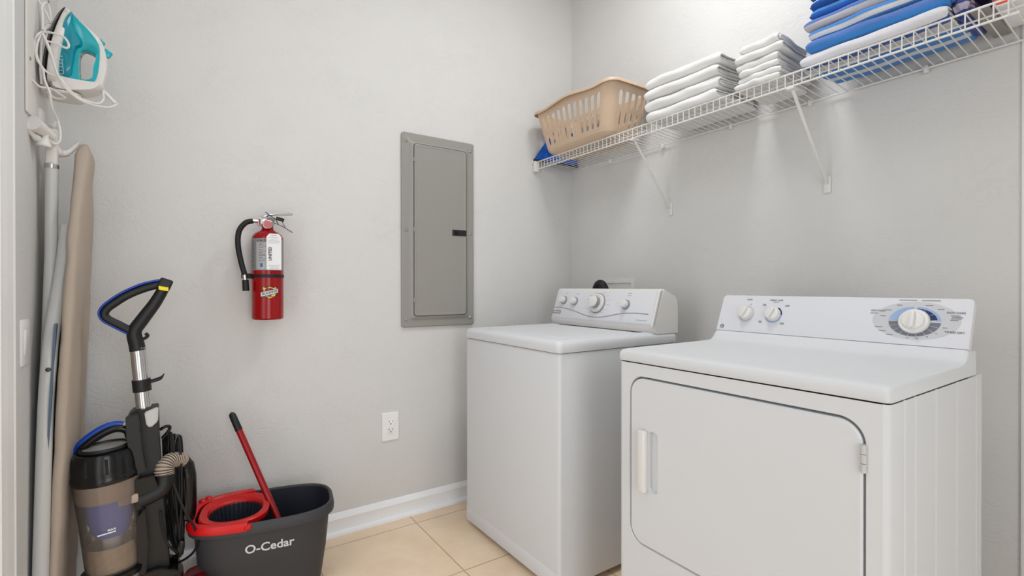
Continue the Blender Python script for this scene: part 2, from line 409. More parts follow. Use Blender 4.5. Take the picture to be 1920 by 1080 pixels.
for y, z in ((-1.058, 1.806), (-.707, 1.806), (-1.058, 1.378), (-.707, 1.378), (-1.058, .945), (-.707, .945)):
    bm = B_(); lathe(bm, [(.0075, 0), (.0075, .003), (.005, .0055), (.001, .006)], (.0135, y, z), (1, 0, 0), 16); box(bm, .0185, .0198, y-.005, y+.005, z-.0008, z+.0008); obj('screw', bm, M['steel'], t)

# ------------------------------------------------------------------ duplex outlet
t = thing('wall_outlet', (0, -1.1335, .377), 'white duplex power outlet low on the back wall', 'power outlet')
bm = B_(); loft(bm, [[Vector((x, -1.1335+q[0], .443+q[1])) for q in rrect(.082-2*i, .132-2*i, .004, 3)] for x, i in ((.0005, 0), (.0045, 0), (.0065, .002))]); obj('face_plate', bm, M['trim'], t)
bm = B_(); loft(bm, [[Vector((x, -1.1335+q[0], .443+q[1])) for q in rrect(.034-2*i, .067-2*i, .003, 3)] for x, i in ((.006, 0), (.0085, 0), (.009, .001))]); rc = obj('receptacle', bm, M['trim'], t)
bm = B_()
for zc in (.4615, .4245):
    box(bm, .0088, .0094, -1.1425, -1.1402, zc+.001, zc+.010); box(bm, .0088, .0094, -1.1268, -1.1245, zc+.002, zc+.009)
    lathe(bm, [(.0028, 0), (.0028, .0008)], (.0087, -1.1335, zc-.006), (1, 0, 0), 10)
obj('slots', bm, M['dark'], rc)

# light switch on the left wall
t = thing('light_switch', (.445, -D, .90), 'white rocker light switch beside the door casing', 'light switch')
bm = B_(); loft(bm, [[Vector((.445+q[0], -D+y, .957+q[1])) for q in rrect(.085-2*i, .122-2*i, .006, 3)] for y, i in ((.0003, 0), (.0025, 0), (.004, .002))]); obj('face_plate', bm, M['trim'], t)
bm = B_(); loft(bm, [[Vector((.445+q[0], -D+y+(.0015*(q[1]/.033) if k else 0), .957+q[1])) for q in rrect(.033-2*i, .066-2*i, .002, 3)] for k, (y, i) in enumerate(((.0035, 0), (.0065, 0), (.007, .001)))]); obj('rocker', bm, M['applp'], t)

# ------------------------------------------------------------------ washer
def deckloops(bm, x0, x1, y0, y1, prof, r=.02, seg=6):
    """prof: (inset, z) rings of a rounded rectangle"""
    c = ((x0+x1)/2, (y0+y1)/2)
    loft(bm, [[Vector((c[0]+q[0], c[1]+q[1], z)) for q in rrect(x1-x0-2*i, y1-y0-2*i, max(r-i*.3, .006), seg)] for i, z in prof])
def knob(parent, c, n, r, depth, mats, name='knob', skirt=None, pointer=True, up=(0, 0, 1)):
    n = Vector(n).normalized(); c = Vector(c)
    bm = B_()
    if skirt: lathe(bm, [(skirt, 0), (skirt, .003), (skirt*.93, .007), (r*1.02, .008)], c, n, 40, mi=1)
    lathe(bm, [(r, 0), (r, depth*.75), (r*.93, depth*.93), (r*.82, depth), (.0005, depth)], c, n, 40, mi=0)
    if pointer:
        u = Vector(up); u = (u-n*u.dot(n)).normalized(); v = n.cross(u)
        obox(bm, c+n*(depth+.002), u, v, n, r*1.8, r*.42, .012, .003, 2)
    return obj(name, bm, mats, parent)
WX0, WX1, WF, WB = .232, .911, -.852, -.20
t = thing('washing_machine', ((WX0+WX1)/2, (WF+WB)/2, 0), 'white top load washing machine with four console knobs in the corner', 'washing machine')
bm = B_(); box(bm, WX0, WX1, WF, WB, .022, .866, .012, 4); obj('cabinet', bm, M['appl'], t)
bm = B_(); box(bm, WX0+.004, WX1-.004, WF-.0012, WF+.01, .0205, .081, .003); obj('kick_panel', bm, M['appl'], t)
for x in (WX0+.05, WX1-.05):
    for y in (WF+.06, WB-.06):
        bm = B_(); lathe(bm, [(.018, 0), (.02, .004), (.012, .008), (.012, .024)], (x, y, 0), n=16); obj('foot', bm, M['blackrub'], t)
bm = B_(); deckloops(bm, WX0-.004, WX1+.004, WF-.006, WB, [(.008, .866), (.002, .868), (0, .873), (0, .893), (.003, .902), (.010, .909), (.020, .912), (.062, .9125), (.066, .908), (.1, .9078)], .022)
obj('top_deck', bm, M['appl'], t)
bm = B_(); deckloops(bm, WX0+.006, WX1-.006, WF+.006, WB-.01, [(.0, .8640), (.0, .8670)], .018); obj('deck_seam', bm, M['dark'], t)
bm = B_(); deckloops(bm, WX0+.068, WX1-.068, WF+.066, -.385, [(.0, .906), (.0, .911), (.003, .914), (.016, .915), (.05, .9125), (.10, .9115)], .03)
ld = obj('lid', bm, M['appl'], t)
bm = B_(); box(bm, .53, .61, WF+.060, WF+.070, .906, .912, .003); obj('lid_handle', bm, M['appl'], ld)
# console
fb, ft = Vector((0, -.352, .936)), Vector((0, -.303, 1.088))
cs = [(-.338, .9115), (-.350, .930), fb.yz, (-.353, .944), (-.347, .956), (-.306, 1.080), (-.300, 1.090), (-.288, 1.094), (-.225, 1.068), (-.212, 1.055), (-.205, 1.02), (-.205, .9115)]
bm = B_(); loft(bm, [[Vector((x, p[0]+dy, p[1]-dz)) for p in cs] for x, dy, dz in ((.240, .006, .004), (.246, 0, 0), (.907, 0, 0), (.912, .006, .004))])
obj('console', bm, M['applp'], t)
fn = Vector((0, -(.124), .041)).normalized(); fu = Vector((0, .041, .124)).normalized()
def wf(x, s, d=0):
    """point on washer console face: s along the slope from the bottom"""
    return Vector((x, -.347, .956)) + fu*s + fn*d
bm = B_(); loft(bm, [[wf(.573+q[0], .060+q[1]*1.0, d) for q in rrect(.648-2*i, .148-2*i, .010, 5)] for d, i in ((-.004, 0), (.0035, 0), (.0055, .003))]); obj('control_fascia', bm, M['fascia'], t)
bm = B_(); pts = cr([wf(x, s, .0056) for x, s in ((.253, .041), (.31, .041), (.36, .036), (.42, .026), (.50, .009), (.577, .003), (.65, .013), (.726, .028), (.80, .033), (.875, .032))], 8)
tube(bm, pts, .0028, 8, sx=1, sy=.5); obj('accent_line', bm, M['shade'], t)
bm = B_(); loft(bm, [[wf(.284+q[0], .017+q[1], d) for q in rrect(.060, .017, .003, 3)] for d in (.004, .0068)]); bd = obj('badge', bm, M['badge'], t)
text('MAYTAG', .011, wf(.284, .017, .0070), (1, 0, 0), fu, M['white'], bd, thick=.0002)
for x, s in ((.318, .081), (.402, .077)):
    k = knob(t, wf(x, s, .0050), fn, .0165, .026, [M['applp'], M['greyknob']], skirt=.0215, pointer=False)
knob(t, wf(.741, .070, .0050), fn, .0165, .026, [M['applp'], M['greyknob']], skirt=.0225, pointer=False)
bm = B_(); lathe(bm, [(.049, 0), (.049, .004), (.046, .0055), (.044, .0055)], wf(.563, .071, .0050), fn, 48); obj('dial_ring', bm, M['greyknob'], t)
bm = B_(); lathe(bm, [(.0445, 0), (.0445, .010), (.041, .013), (.029, .013)], wf(.563, .071, .0052), fn, 48, mi=0)
lathe(bm, [(.028, .010), (.0275, .034)], wf(.563, .071, .0052), fn, 48, mi=1)
lathe(bm, [(.0275, .034), (.026, .038), (.022, .0395), (.0005, .0395)], wf(.563, .071, .0052), fn, 48, mi=0); obj('dial', bm, [M['applp'], M['greyknob']], t)
bm = B_()
for a in range(-150, 180, 24):
    r0 = .058; ca, sa = math.cos(math.radians(a)), math.sin(math.radians(a))
    c = wf(.563+ca*(r0+.012), .071+sa*.056, .0058)
    if abs(sa) < .97: obox(bm, c, (1, 0, 0), fu, fn, .022, .0014, .0004)
for x, s in ((.330, .118), (.412, .116), (.750, .112), (.750, .122)): obox(bm, wf(x, s, .0058), (1, 0, 0), fu, fn, .022, .0018, .0004)
obox(bm, wf(.845, .004, .0058), (1, 0, 0), fu, fn, .062, .0026, .0004)
obj('console_print', bm, M['printlt'], t)
bm = B_(); tube(bm, [wf(.9115, s, .000) for s in (-.018, 0, .06, .12, .136)], .0022, 8); obj('end_seam', bm, M['shade'], t)
bm = B_(); tube(bm, cr([wf(.904, s, d) for s, d in ((-.022, -.004), (-.018, .002), (0, .003), (.06, .003), (.12, .003), (.136, .0015), (.141, -.006))], 3), .0068, 12); obj('end_ridge', bm, M['applp'], t)

# ------------------------------------------------------------------ dryer
DX0, DX1, DF, DB = 1.190, 1.880, -.846, -.245
t = thing('clothes_dryer', ((DX0+DX1)/2, (DF+DB)/2, 0), 'white front load clothes dryer with wide panel door and large console dial', 'dryer')
dcx, dcz, dW, dHt = 1.5355, .596, .611, .494
bm = B_()
outer = [(DX0+.012, .02), (DX1-.012, .02), (DX1-.012, .878), (DX0+.012, .878)]
inner = ctr(rrect(dW, dHt, .05, 10), (dcx, dcz))
A, Bq = ringpair(outer, inner, (dcx, dcz), 72)
loft(bm, [[Vector((x, DF, z)) for x, z in A], [Vector((x, DF, z)) for x, z in Bq], [Vector((x+(dcx-x)*.006, DF+.003, z+(dcz-z)*.006)) for x, z in Bq], [Vector((x+(dcx-x)*.006, DF+.028, z+(dcz-z)*.006)) for x, z in Bq]], cap0=False)
# rounded front corners and sides
for sx, X in ((1, DX0), (-1, DX1)):
    prof = [Vector((X+sx*.012, DF, 0)), Vector((X+sx*.006, DF+.0017, 0)), Vector((X+sx*.0017, DF+.006, 0)), Vector((X, DF+.012, 0))]
    if X == DX1:
        for y0 in (-.772, -.713, -.589, -.446, -.290): prof += [Vector((X, y0-.006, 0)), Vector((X-.0022, y0-.003, 0)), Vector((X-.0022, y0+.003, 0)), Vector((X, y0+.006, 0))]
    prof += [Vector((X, DB, 0))]
    loft(bm, [[p+Vector((0, 0, z)) for p in prof] for z in (.02, .8785)], cap0=False, cap1=False, closed=False)
box(bm, DX0+.004, DX1-.004, DF+.03, DB, .02, .874)
obj('cabinet', bm, M['appl'], t)
bm = B_(); box(bm, DX0+.012, DX1-.012, DF+.010, -.40, .872, .881); obj('deck_seam', bm, M['dark'], t)
for x in (DX0+.05, DX1-.05):
    for y in (DF+.06, DB-.06):
        bm = B_(); lathe(bm, [(.018, 0), (.02, .004), (.012, .008), (.012, .022)], (x, y, 0), n=16); obj('foot', bm, M['blackrub'], t)
# door with finger pocket
bm = B_()
dinner = ctr(rrect(.036, .176, .013, 6), (1.318, .602))
do = ctr(rrect(dW-.012, dHt-.012, .046, 10), (dcx, dcz-.001)); do2 = ctr(rrect(dW-.020, dHt-.020, .043, 10), (dcx, dcz-.001))
a1, b1 = ringpair(do2, dinner, (1.318, .602), 72)
a0, _ = ringpair(do, dinner, (1.318, .602), 72)
loft(bm, [[Vector((x, DF+.022, z)) for x, z in a0], [Vector((x, DF+.002, z)) for x, z in a0], [Vector((x, DF-.001, z)) for x, z in a1], [Vector((x, DF-.001, z)) for x, z in b1],
          [Vector((x+(1.318-x)*.15, DF+.012, z+(.602-z)*.04)) for x, z in b1]])
dd = obj('door', bm, M['appl'], t, ang=14)
bm = B_(); box(bm, 1.276, 1.3025, DF-.020, DF-.0005, .512, .690, .006, 3); obj('handle', bm, M['applp'], dd)
for z0 in (.738, .40):
    bm = B_()
    for k in range(3): tube(bm, [(1.8375, DF-.0035, z0+k*.0187+.0006), (1.8375, DF-.0035, z0+k*.0187+.018)], .0052, 10)
    box(bm, 1.8335, 1.8415, DF-.003, DF+.004, z0, z0+.056); obj('hinge', bm, M['greyc'], dd)
# deck with cove up to the backsplash
dp = [(DF+.008, .8795), (DF-.001, .8815), (DF-.004, .887), (DF-.004, .901), (DF-.001, .9085), (DF+.008, .9135), (DF+.03, .9150), (-.42, .9150), (-.395, .9165), (-.378, .921), (-.366, .930), (-.356, .942), (-.350, .9465), (-.30, .9465), (-.300, .8805)]
def deck_x(x, q):
    out = []
    for y, z in dp:
        out.append(Vector((x, max(y, DF-.004)+q*1.0 if y < DF+.05 else y, z-(q*1.1 if z > .90 else 0)+(q*.3 if z < .89 else 0))))
    return out
bm = B_(); loft(bm, [deck_x(DX0-.001, .008), deck_x(DX0+.0015, .003), deck_x(DX0+.006, .0006), deck_x(DX0+.012, 0), deck_x(DX1-.012, 0), deck_x(DX1-.006, .0006), deck_x(DX1-.0015, .003), deck_x(DX1+.001, .008)])
obj('top_deck', bm, M['appl'], t)
# backsplash
sb, st = Vector((0, -.3495, .9480)), Vector((0, -.297, 1.0730))
gu = (st-sb).normalized(); gn = Vector((0, -gu.z, gu.y))
def df(x, s, d=0): return Vector((x, sb.y, sb.z)) + gu*s + gn*d
GL = (st-sb).length
ol = rrect(DX1-DX0-.002, GL, .006, 6, rs=[.010, .012, .001, .001])
bm = B_()
back = [df((DX0+DX1)/2+q[0]*.998, GL/2+q[1]*.99, -.020) for q in ol]
loft(bm, [back, [df((DX0+DX1)/2+q[0], GL/2+q[1], -.017) for q in ol], [df((DX0+DX1)/2+q[0], GL/2+q[1], -.004) for q in ol], [df((DX0+DX1)/2+q[0]*.997, GL/2+q[1]*.985, 0) for q in ol]])
box(bm, DX0+.04, DX1-.04, -.312, -.250, .944, 1.03, .004)
bk = obj('backsplash', bm, M['fascia'], t)
# left knobs
def disc(bm, c, r, rx=None, d=.0004, a0=0, a1=360, r0=0, n=48, mi=0):
    """flat printed sector on the dryer face; c=(x, s)"""
    rx = rx or r; lo, li = [], []
    k = max(2, int(n*(a1-a0)/360))
    for i in range(k+1):
        a = math.radians(a0+(a1-a0)*i/k)
        lo.append(df(c[0]+math.cos(a)*rx, c[1]+math.sin(a)*r, d))
        q = r0/r if r else 0
        li.append(df(c[0]+math.cos(a)*rx*q, c[1]+math.sin(a)*r*q, d))
    V1 = [bm.verts.new(p) for p in lo]; V2 = [bm.verts.new(p) for p in li]
    for i in range(k):
        try: f = bm.faces.new((V1[i], V1[i+1], V2[i+1], V2[i])); f.material_index = mi
        except ValueError: pass
K1, K2, KM = (1.290, .067), (1.384, .068), (1.762, .067)
def printed(nm, m_, *a, **k):
    bm = B_(); disc(bm, *a, **k); return obj(nm, bm, M[m_], bk, smooth=False)
printed('grey_oval', 'oval', K1, .029, r0=.001); printed('grey_oval', 'oval', (KM[0], .070), .054, .0955, r0=.002, n=64)
printed('light_blue_arc', 'arcb', K2, .0285, d=.0007, a0=-230, a1=40, r0=.012); printed('light_blue_arc', 'arcb', KM, .0425, .0570, d=.0007, a0=95, a1=178, r0=.0265); printed('light_blue_arc', 'arcb', KM, .0425, .0570, d=.0007, a0=5, a1=86, r0=.0345)
printed('navy_arc', 'navyp', K2, .0285, d=.0010, a0=0, a1=62, r0=.012)
for a0, a1 in ((66, 86), (38, 64), (10, 36)): printed('navy_arc', 'navyp', KM, .0375, .0500, d=.0010, a0=a0, a1=a1, r0=.0265)
for k in range(9): printed('dark_grey_arc', 'arcg', KM, .0425, .0570, d=.0007, a0=182+k*19.7, a1=182+k*19.7+18.2, r0=.0265)
for kk, r in ((K1, .0225), (K2, .0225)):
    knob(t, df(kk[0], kk[1], .0004), gn, r, .016, [M['applp'], M['applp']], skirt=r*1.08, up=(.35, 0, 1))
knob(t, df(KM[0], KM[1], .0004), gn, .0250, .014, [M['applp'], M['applp']], name='dial', skirt=.0350, up=(0, 0, 1))
T = lambda s, z, x, y, m_='print', th=0: text(s, z, df(x, y, .0009), (1, 0, 0), gu, M[m_], bk, thick=th)
T('START', .0068, 1.293, .119); T('FABRIC CARE', .0072, 1.385, .119); T('COTTONS', .0072, 1.677, .0945); T('EASY CARE', .0075, 1.846, .095); T('TIMED DRY', .0078, 1.848, .042)
bm = B_()
def dash(x, s, w_=.018, h_=.0016): obox(bm, df(x, s, .0010), (1, 0, 0), gu, gn, w_, h_, .0003)
for x, s, w_ in ((1.385, .1125, .018), (1.300, .1015, .006), (1.348, .103, .012), (1.348, .0995, .010), (1.424, .102, .014), (1.424, .0985, .013), (1.345, .042, .010), (1.345, .0385, .010), (1.418, .040, .014), (1.418, .0365, .012),
                 (1.668, .087, .018), (1.690, .080, .012), (1.700, .098, .016), (1.725, .113, .012), (1.790, .114, .016), (1.815, .104, .014), (1.846, .087, .020), (1.850, .083, .022), (1.848, .079, .020), (1.844, .075, .016),
                 (1.684, .047, .018), (1.694, .036, .016), (1.712, .026, .014), (1.752, .020, .004), (1.773, .020, .004), (1.794, .026, .004), (1.812, .036, .004), (1.828, .053, .010), (1.742, .1285, .040), (1.792, .128, .040)): dash(x, s, w_)
obj('small_print', bm, M['print'], bk, smooth=False)
bm = B_(); lathe(bm, [(.0075, 0), (.0075, .0008), (.0060, .0008), (.0060, 0)], df(1.2115, .016, .0003), gn, 24, cap=False); join(bm, text('GE', .0085, df(1.2115, .016, .0007), (1, 0, 0), gu, None, None, name=None)); obj('round_logo', bm, M['print'], bk, smooth=False)

# ------------------------------------------------------------------ washer outlet box and hose behind the washer
t = thing('washer_outlet_box', (.40, 0, .93), 'white recessed washer outlet box on the wall behind the washing machine', 'outlet box')
bm = B_(); outer = ctr(rrect(.245, .22, .006, 3), (.374, 1.033)); inner = ctr(rrect(.205, .18, .004, 3), (.374, 1.033)); A, Bq = ringpair(outer, inner, (.374, 1.033), 24)
loft(bm, [[Vector((x, -.0005, z)) for x, z in A], [Vector((x, -.006, z)) for x, z in A], [Vector((x, -.006, z)) for x, z in Bq], [Vector((x, -.0008, z)) for x, z in Bq]]); obj('frame', bm, M['wire'], t)
t2 = obj('drain_hose', tube(B_(), cr([(.30, -.10, .80), (.305, -.10, .95), (.312, -.10, 1.06), (.328, -.10, 1.106), (.347, -.10, 1.116), (.366, -.10, 1.104), (.380, -.09, 1.05), (.385, -.07, .90)], 8), .024, 16), M['blackrub'])
tag(t2, 'black drain hose looping up behind the washing machine console', 'hose')

# ------------------------------------------------------------------ wire shelf
SZ, SF = 1.8125, -.272
t = thing('wire_shelf', (0, -.14, SZ), 'long white wire shelf on braces above the washing machine and dryer', 'shelf')
SX1 = 1.952
bm = B_()
n = int((SX1-.03)/.0268)
for i in range(n+1):
    x = .03+i*.0268
    tube(bm, [(x, -.010, SZ-.018), (x, -.26, SZ-.001), (x, SF+.004, SZ+.0022), (x, SF-.0015, SZ-.001), (x, SF-.0015, SZ-.043)], .0017, 6)
obj('wire_deck', bm, M['wire'], t)
for nm, (y, z, r) in dict(front_rail=(SF, SZ+.0005, .0030), lower_rail=(SF+.001, SZ-.042, .0032), back_rail=(-.012, SZ-.021, .0032), middle_rail=(SF+.055, SZ-.0065, .0028)).items():
    bm = B_(); tube(bm, [(.008, y, z), (SX1, y, z)], r, 10); obj(nm, bm, M['wire'], t)
bm = B_(); box(bm, .001, .022, -.292, -.258, SZ-.056, SZ+.012, .003); box(bm, .001, .010, -.300, -.292, SZ-.012, SZ+.012, .002); obj('end_bracket', bm, M['wire'], t)
for x in (.33, .683, 1.039, 1.357, 1.70):
    bm = B_(); box(bm, x-.006, x+.006, -.020, -.001, SZ-.036, SZ-.014, .002); obj('wall_clip', bm, M['wire'], t)
for x in (.722, 1.412):
    bm = B_(); a, b = Vector((x, SF+.014, SZ-.044)), Vector((x, -.010, 1.478))
    dv = (b-a).normalized(); obox(bm, (a+b)/2, dv, (1, 0, 0), dv.cross(Vector((1, 0, 0))), (b-a).length, .0105, .006, .002)
    box(bm, x-.012, x+.012, -.007, -.0005, 1.445, 1.505, .002); lathe(bm, [(.005, 0), (.004, .003)], (x, -.007, 1.462), (0, -1, 0), 12)
    box(bm, x-.013, x+.013, SF-.002, SF+.035, SZ-.050, SZ-.040, .002); obj('support_brace', bm, M['wire'], t)

# ------------------------------------------------------------------ laundry basket
def basket():
    t = thing('laundry_basket', (.36, -.19, SZ), 'tan plastic laundry basket with oval slots at the left end of the shelf', 'basket')
    cx, cy, zb, zt = .362, -.185, SZ+.0035, 2.055
    def sect(u, h):
        """u 0..1 round the basket, h 0..1 up"""
        e = h
        hl = .232+.058*e**.9; hw = .112+.040*e**.9; yo = -.002-.004*e
        if h < .10: q = (1-h/.10); hl -= .030*q*q; hw -= .030*q*q
        a = 2*PI*u; ca, sa = math.cos(a), math.sin(a); p = .36
        x = hl*math.copysign(abs(ca)**p, ca); y = hw*math.copysign(abs(sa)**p, sa)
        x = hl*max(-1, min(1, ca*1.0)) if False else x
        z = zb+(zt-zb)*h + .010*h*h*math.cos(4*a)*1.0
        return Vector((cx+x, cy+yo+y, z))
    def S_(s, h):
        e = h; hl = .232+.058*e**.9; hw = .112+.040*e**.9; yo = -.002-.004*e; r = .058
        if h < .12: q = 1-h/.12; hl -= .028*q*q; hw -= .028*q*q
        sx, sy, ar = 2*(hl-r), 2*(hw-r), PI/2*r; per = 2*sx+2*sy+4*ar; d = (s % 1)*per
        segs = [(sy/2, 'e'), (ar, 0), (sx, 'n'), (ar, 1), (sy, 'w'), (ar, 2), (sx, 's'), (ar, 3), (sy/2+1e-6, 'e2')]
        for L_, k in segs:
            if d <= L_: break
            d -= L_
        if k == 'e': x, y = hl, d
        elif k == 'e2': x, y = hl, -sy/2+d
        elif k == 'n': x, y = sx/2-d, hw
        elif k == 's': x, y = -sx/2+d, -hw
        elif k == 'w': x, y = -hl, sy/2-d
        else:
            a = k*PI/2+d/r; c = ((1, 1), (-1, 1), (-1, -1), (1, -1))[k]; x, y = c[0]*sx/2+r*math.cos(a), c[1]*sy/2+r*math.sin(a)
        z = zb+(zt-zb)*h + .008*h*h*math.cos(x/hl*PI*1.6)
        return Vector((cx+x, cy+yo+y, z))
    tot = 1.62
    def S_in(s_, h):
        p = S_(s_, h); q = S_(s_+.002, h)-S_(s_-.002, h); q.z = 0; q.normalize()
        return p+Vector((-q.y, q.x, 0))*.0030
    bm = B_()
    ncol = 38; rows = [(.0, .03, 0), (.03, .06, 0), (.06, .10, 0), (.10, .18, 0), (.18, .50, 1), (.50, .525, 0), (.525, .87, 1), (.87, .93, 0), (.93, 1.0, 0)]
    CORN = set()
    for k in range(ncol):
        p = S_((k+.5)/ncol, .6)
        if abs(p.x-cx) > .235 and abs(p.y-cy) > .10: CORN.add(k)
    for k in range(ncol):
        s0, s1 = k/ncol, (k+1)/ncol
        for h0, h1, slot in rows:
            if slot and k not in CORN:
                hc = (h1-h0)*.245/(tot/ncol)
                cap = rrect(.60, hc*.90, .2999, 5)
                cc, ii = ringpair([(-.5, -hc/2), (.5, -hc/2), (.5, hc/2), (-.5, hc/2)], cap, (0, 0), 32)
                g = lambda fn_, q: fn_(s0+(s1-s0)*(q[0]+.5), h0+(h1-h0)*(q[1]/hc+.5))
                loft(bm, [[g(S_, q) for q in cc], [g(S_, q) for q in ii], [g(S_in, q) for q in ii], [g(S_in, q) for q in cc]], False, False)
            else:
                n_ = 10
                for a in range(n_):
                    for fn_ in (S_, S_in):
                        q = [fn_(s0+(s1-s0)*a/n_, h0), fn_(s0+(s1-s0)*(a+1)/n_, h0), fn_(s0+(s1-s0)*(a+1)/n_, h1), fn_(s0+(s1-s0)*a/n_, h1)]
                        bm.faces.new([bm.verts.new(p) for p in q])
    bmesh.ops.remove_doubles(bm, verts=bm.verts, dist=.00015)
    body = obj('body', bm, M['tan'], t, smooth=False)
    bm = B_(); n_ = 160
    base = [S_(i/n_, 0) for i in range(n_)]; ctrp = Vector((cx, cy, zb))
    loft(bm, [[p+Vector((0, 0, -.001)) for p in base], [p+Vector((0, 0, .0025)) for p in base]]); obj('bottom', bm, M['tan'], t)
    bm = B_(); n_ = 200; ring = []
    for i in range(n_):
        p = S_(i/n_, 1.0); o = Vector((p.x-cx, p.y-cy, 0)); q = S_(i/n_, .6); o = (Vector((p.x-q.x, p.y-q.y, 0))+o*.05).normalized()
        ring.append((p, o))
    prof = [(-.003, -.004), (-.002, .004), (.006, .007), (.014, .004), (.018, -.003), (.018, -.011), (.0155, -.011), (.0155, -.004), (.011, .001), (.004, .002)]
    loops = [[p+o*a+Vector((0, 0, b)) for p, o in ring] for a, b in prof]
    loops.append(loops[0]); loft(bm, loops, False, False); bmesh.ops.remove_doubles(bm, verts=bm.verts, dist=.0001); obj('rim', bm, M['tan'], t)
basket()

# dustpan left of the basket
t = thing('dustpan', (.06, -.19, SZ), 'blue dustpan with a black rubber lip wedged behind the laundry basket', 'dustpan')
a, b = Vector((.020, -.300, SZ+.012)), Vector((.085, -.022, SZ-.004))
upv = Vector((.006, .055, .185)); e = (b-a).normalized(); nn = e.cross(upv).normalized()
bm = B_(); loft(bm, [[a+e*.004, b-e*.004, a*0.30+b*.70+upv*1.0, a*.72+b*.28+upv*1.0], [p-nn*.004 for p in (a+e*.004, b-e*.004, a*0.30+b*.70+upv*1.0, a*.72+b*.28+upv*1.0)]])
obox(bm, a*.5+b*.5+upv*.99-nn*.018, e, nn, upv, .13, .034, .006, .002)
for f, s in ((a, 1), (b, -1)):
    top = (a*.72+b*.28 if s == 1 else a*.30+b*.70)+upv
    loft(bm, [[f+e*s*.004, f+e*s*.008, top+e*s*.004, top], [q-nn*z for q, z in ((f+e*s*.004, .004), (f+e*s*.008, .004), (top+e*s*.004, .034), (top, .034))]])
obj('pan', bm, M['bluep'], t)
bm = B_(); obox(bm, (a+b)/2-upv*.012-nn*.002, e, nn, upv, (b-a).length, .006, .012, .0015); obj('rubber_lip', bm, M['blackrub'], t)
bm = B_(); hb = a*.51+b*.49+upv*.98; tube(bm, [hb-nn*.006, hb+upv*.18+e*.008, hb+upv*.34+e*.016], [.010, .010, .009], 12, sx=1.3); obj('handle', bm, M['bluep'], t)

# ------------------------------------------------------------------ towels
def towel(name, x0, x1, yf, yb, z0, z1, material, seed, label, cat, group, layers=2, sk=0, droop=.01, band=False, skew=0):
    """folded cloth: nested C-shaped sheets seen at the ends, rounded fold at the front"""
    rnd = random.Random(seed); Hh = z1-z0; bm = B_()
    uvl = bm.loops.layers.uv.new('cloth')
    nx = 22; tk = Hh/(2*layers)
    ph = [rnd.uniform(0, 6.28) for _ in range(8)]
    total = 0
    for L_ in range(layers):
        ro = Hh/2-L_*tk-(.0004 if L_ else 0); ri = max(ro-tk*.97, .0006)
        yc = yf+Hh/2; yend = yb-rnd.uniform(0, .008)*(L_+1)
        cl = []
        outer, inner = [], []
        ns, na = 8, 10
        for i in range(ns+1): outer.append((yend+(yc-yend)*i/ns, -ro)); inner.append((yend+(yc-yend)*i/ns, -ri))
        for i in range(1, na): a_ = -PI/2-PI*i/na; outer.append((yc+ro*1.0*math.cos(a_), ro*math.sin(a_))); inner.append((yc+ri*math.cos(a_), ri*math.sin(a_)))
        for i in range(ns+1): outer.append((yc+(yend-yc)*i/ns, ro)); inner.append((yc+(yend-yc)*i/ns, ri))
        loop = outer+inner[::-1]; U = [i/(len(outer)-1) for i in range(len(outer))]; U = U+U[::-1]
        rows = []
        for j in range(nx+1):
            u = j/nx; x = x0+(x1-x0)*u
            edge = min(u, 1-u)*(x1-x0); pin = max(0, 1-edge/.018)
            q = 1-.10*pin*pin
            row = []
            for (y, z) in loop:
                fy = max(0, min(1, (y-yf)/(yb-yf)))
                dz = droop*.25*math.sin(5*u+ph[0]+fy*2)+.0016*math.sin(17*u+ph[1]+9*fy)
                dy = .0035*math.sin(4.2*u+ph[2])+.0018*math.sin(13*u+ph[3]+z*80)
                dx = (.005*math.sin(40*z+ph[4]+L_*1.3)+.003*math.sin(9*fy+ph[5]+L_))*(1 if u > .5 else -1)*(pin > 0 and 1 or 0)
                sag = -droop*(pin**2)*.5*(1 if z > 0 else .2)
                row.append((Vector((x+dx+skew*fy, y+dy, (z0+z1)/2+z*q+dz*.5+sag*(.5+z/Hh))), ))
            rows.append([bm.verts.new(r[0]) for r in row])
        n_ = len(loop)
        for j in range(nx):
            for k in range(n_):
                f = bm.faces.new((rows[j][k], rows[j][(k+1) % n_], rows[j+1][(k+1) % n_], rows[j+1][k]))
                uu = (U[k], U[(k+1) % n_], U[(k+1) % n_], U[k])
                for lp, u_ in zip(f.loops, uu): lp[uvl].uv = (u_*.999 if L_ == 0 else .5+(u_-.5)*.9, j/nx)
        for row, rev in ((rows[0], 1), (rows[-1], 0)):
            for k in range(n_//2-1):
                f = bm.faces.new((row[k], row[k+1], row[n_-2-k], row[n_-1-k]))
                for lp in f.loops: lp[uvl].uv = (U[k], 0)
    for v in bm.verts:
        nv = noise.noise_vector(v.co*38+Vector((seed, 0, 0)))
        v.co += nv*.0014
    o = obj(name, bm, material, None, ang=70)
    ss = o.modifiers.new('soft', 'SUBSURF'); ss.levels = 1; ss.render_levels = 2
    return tag(o, label, cat, group)

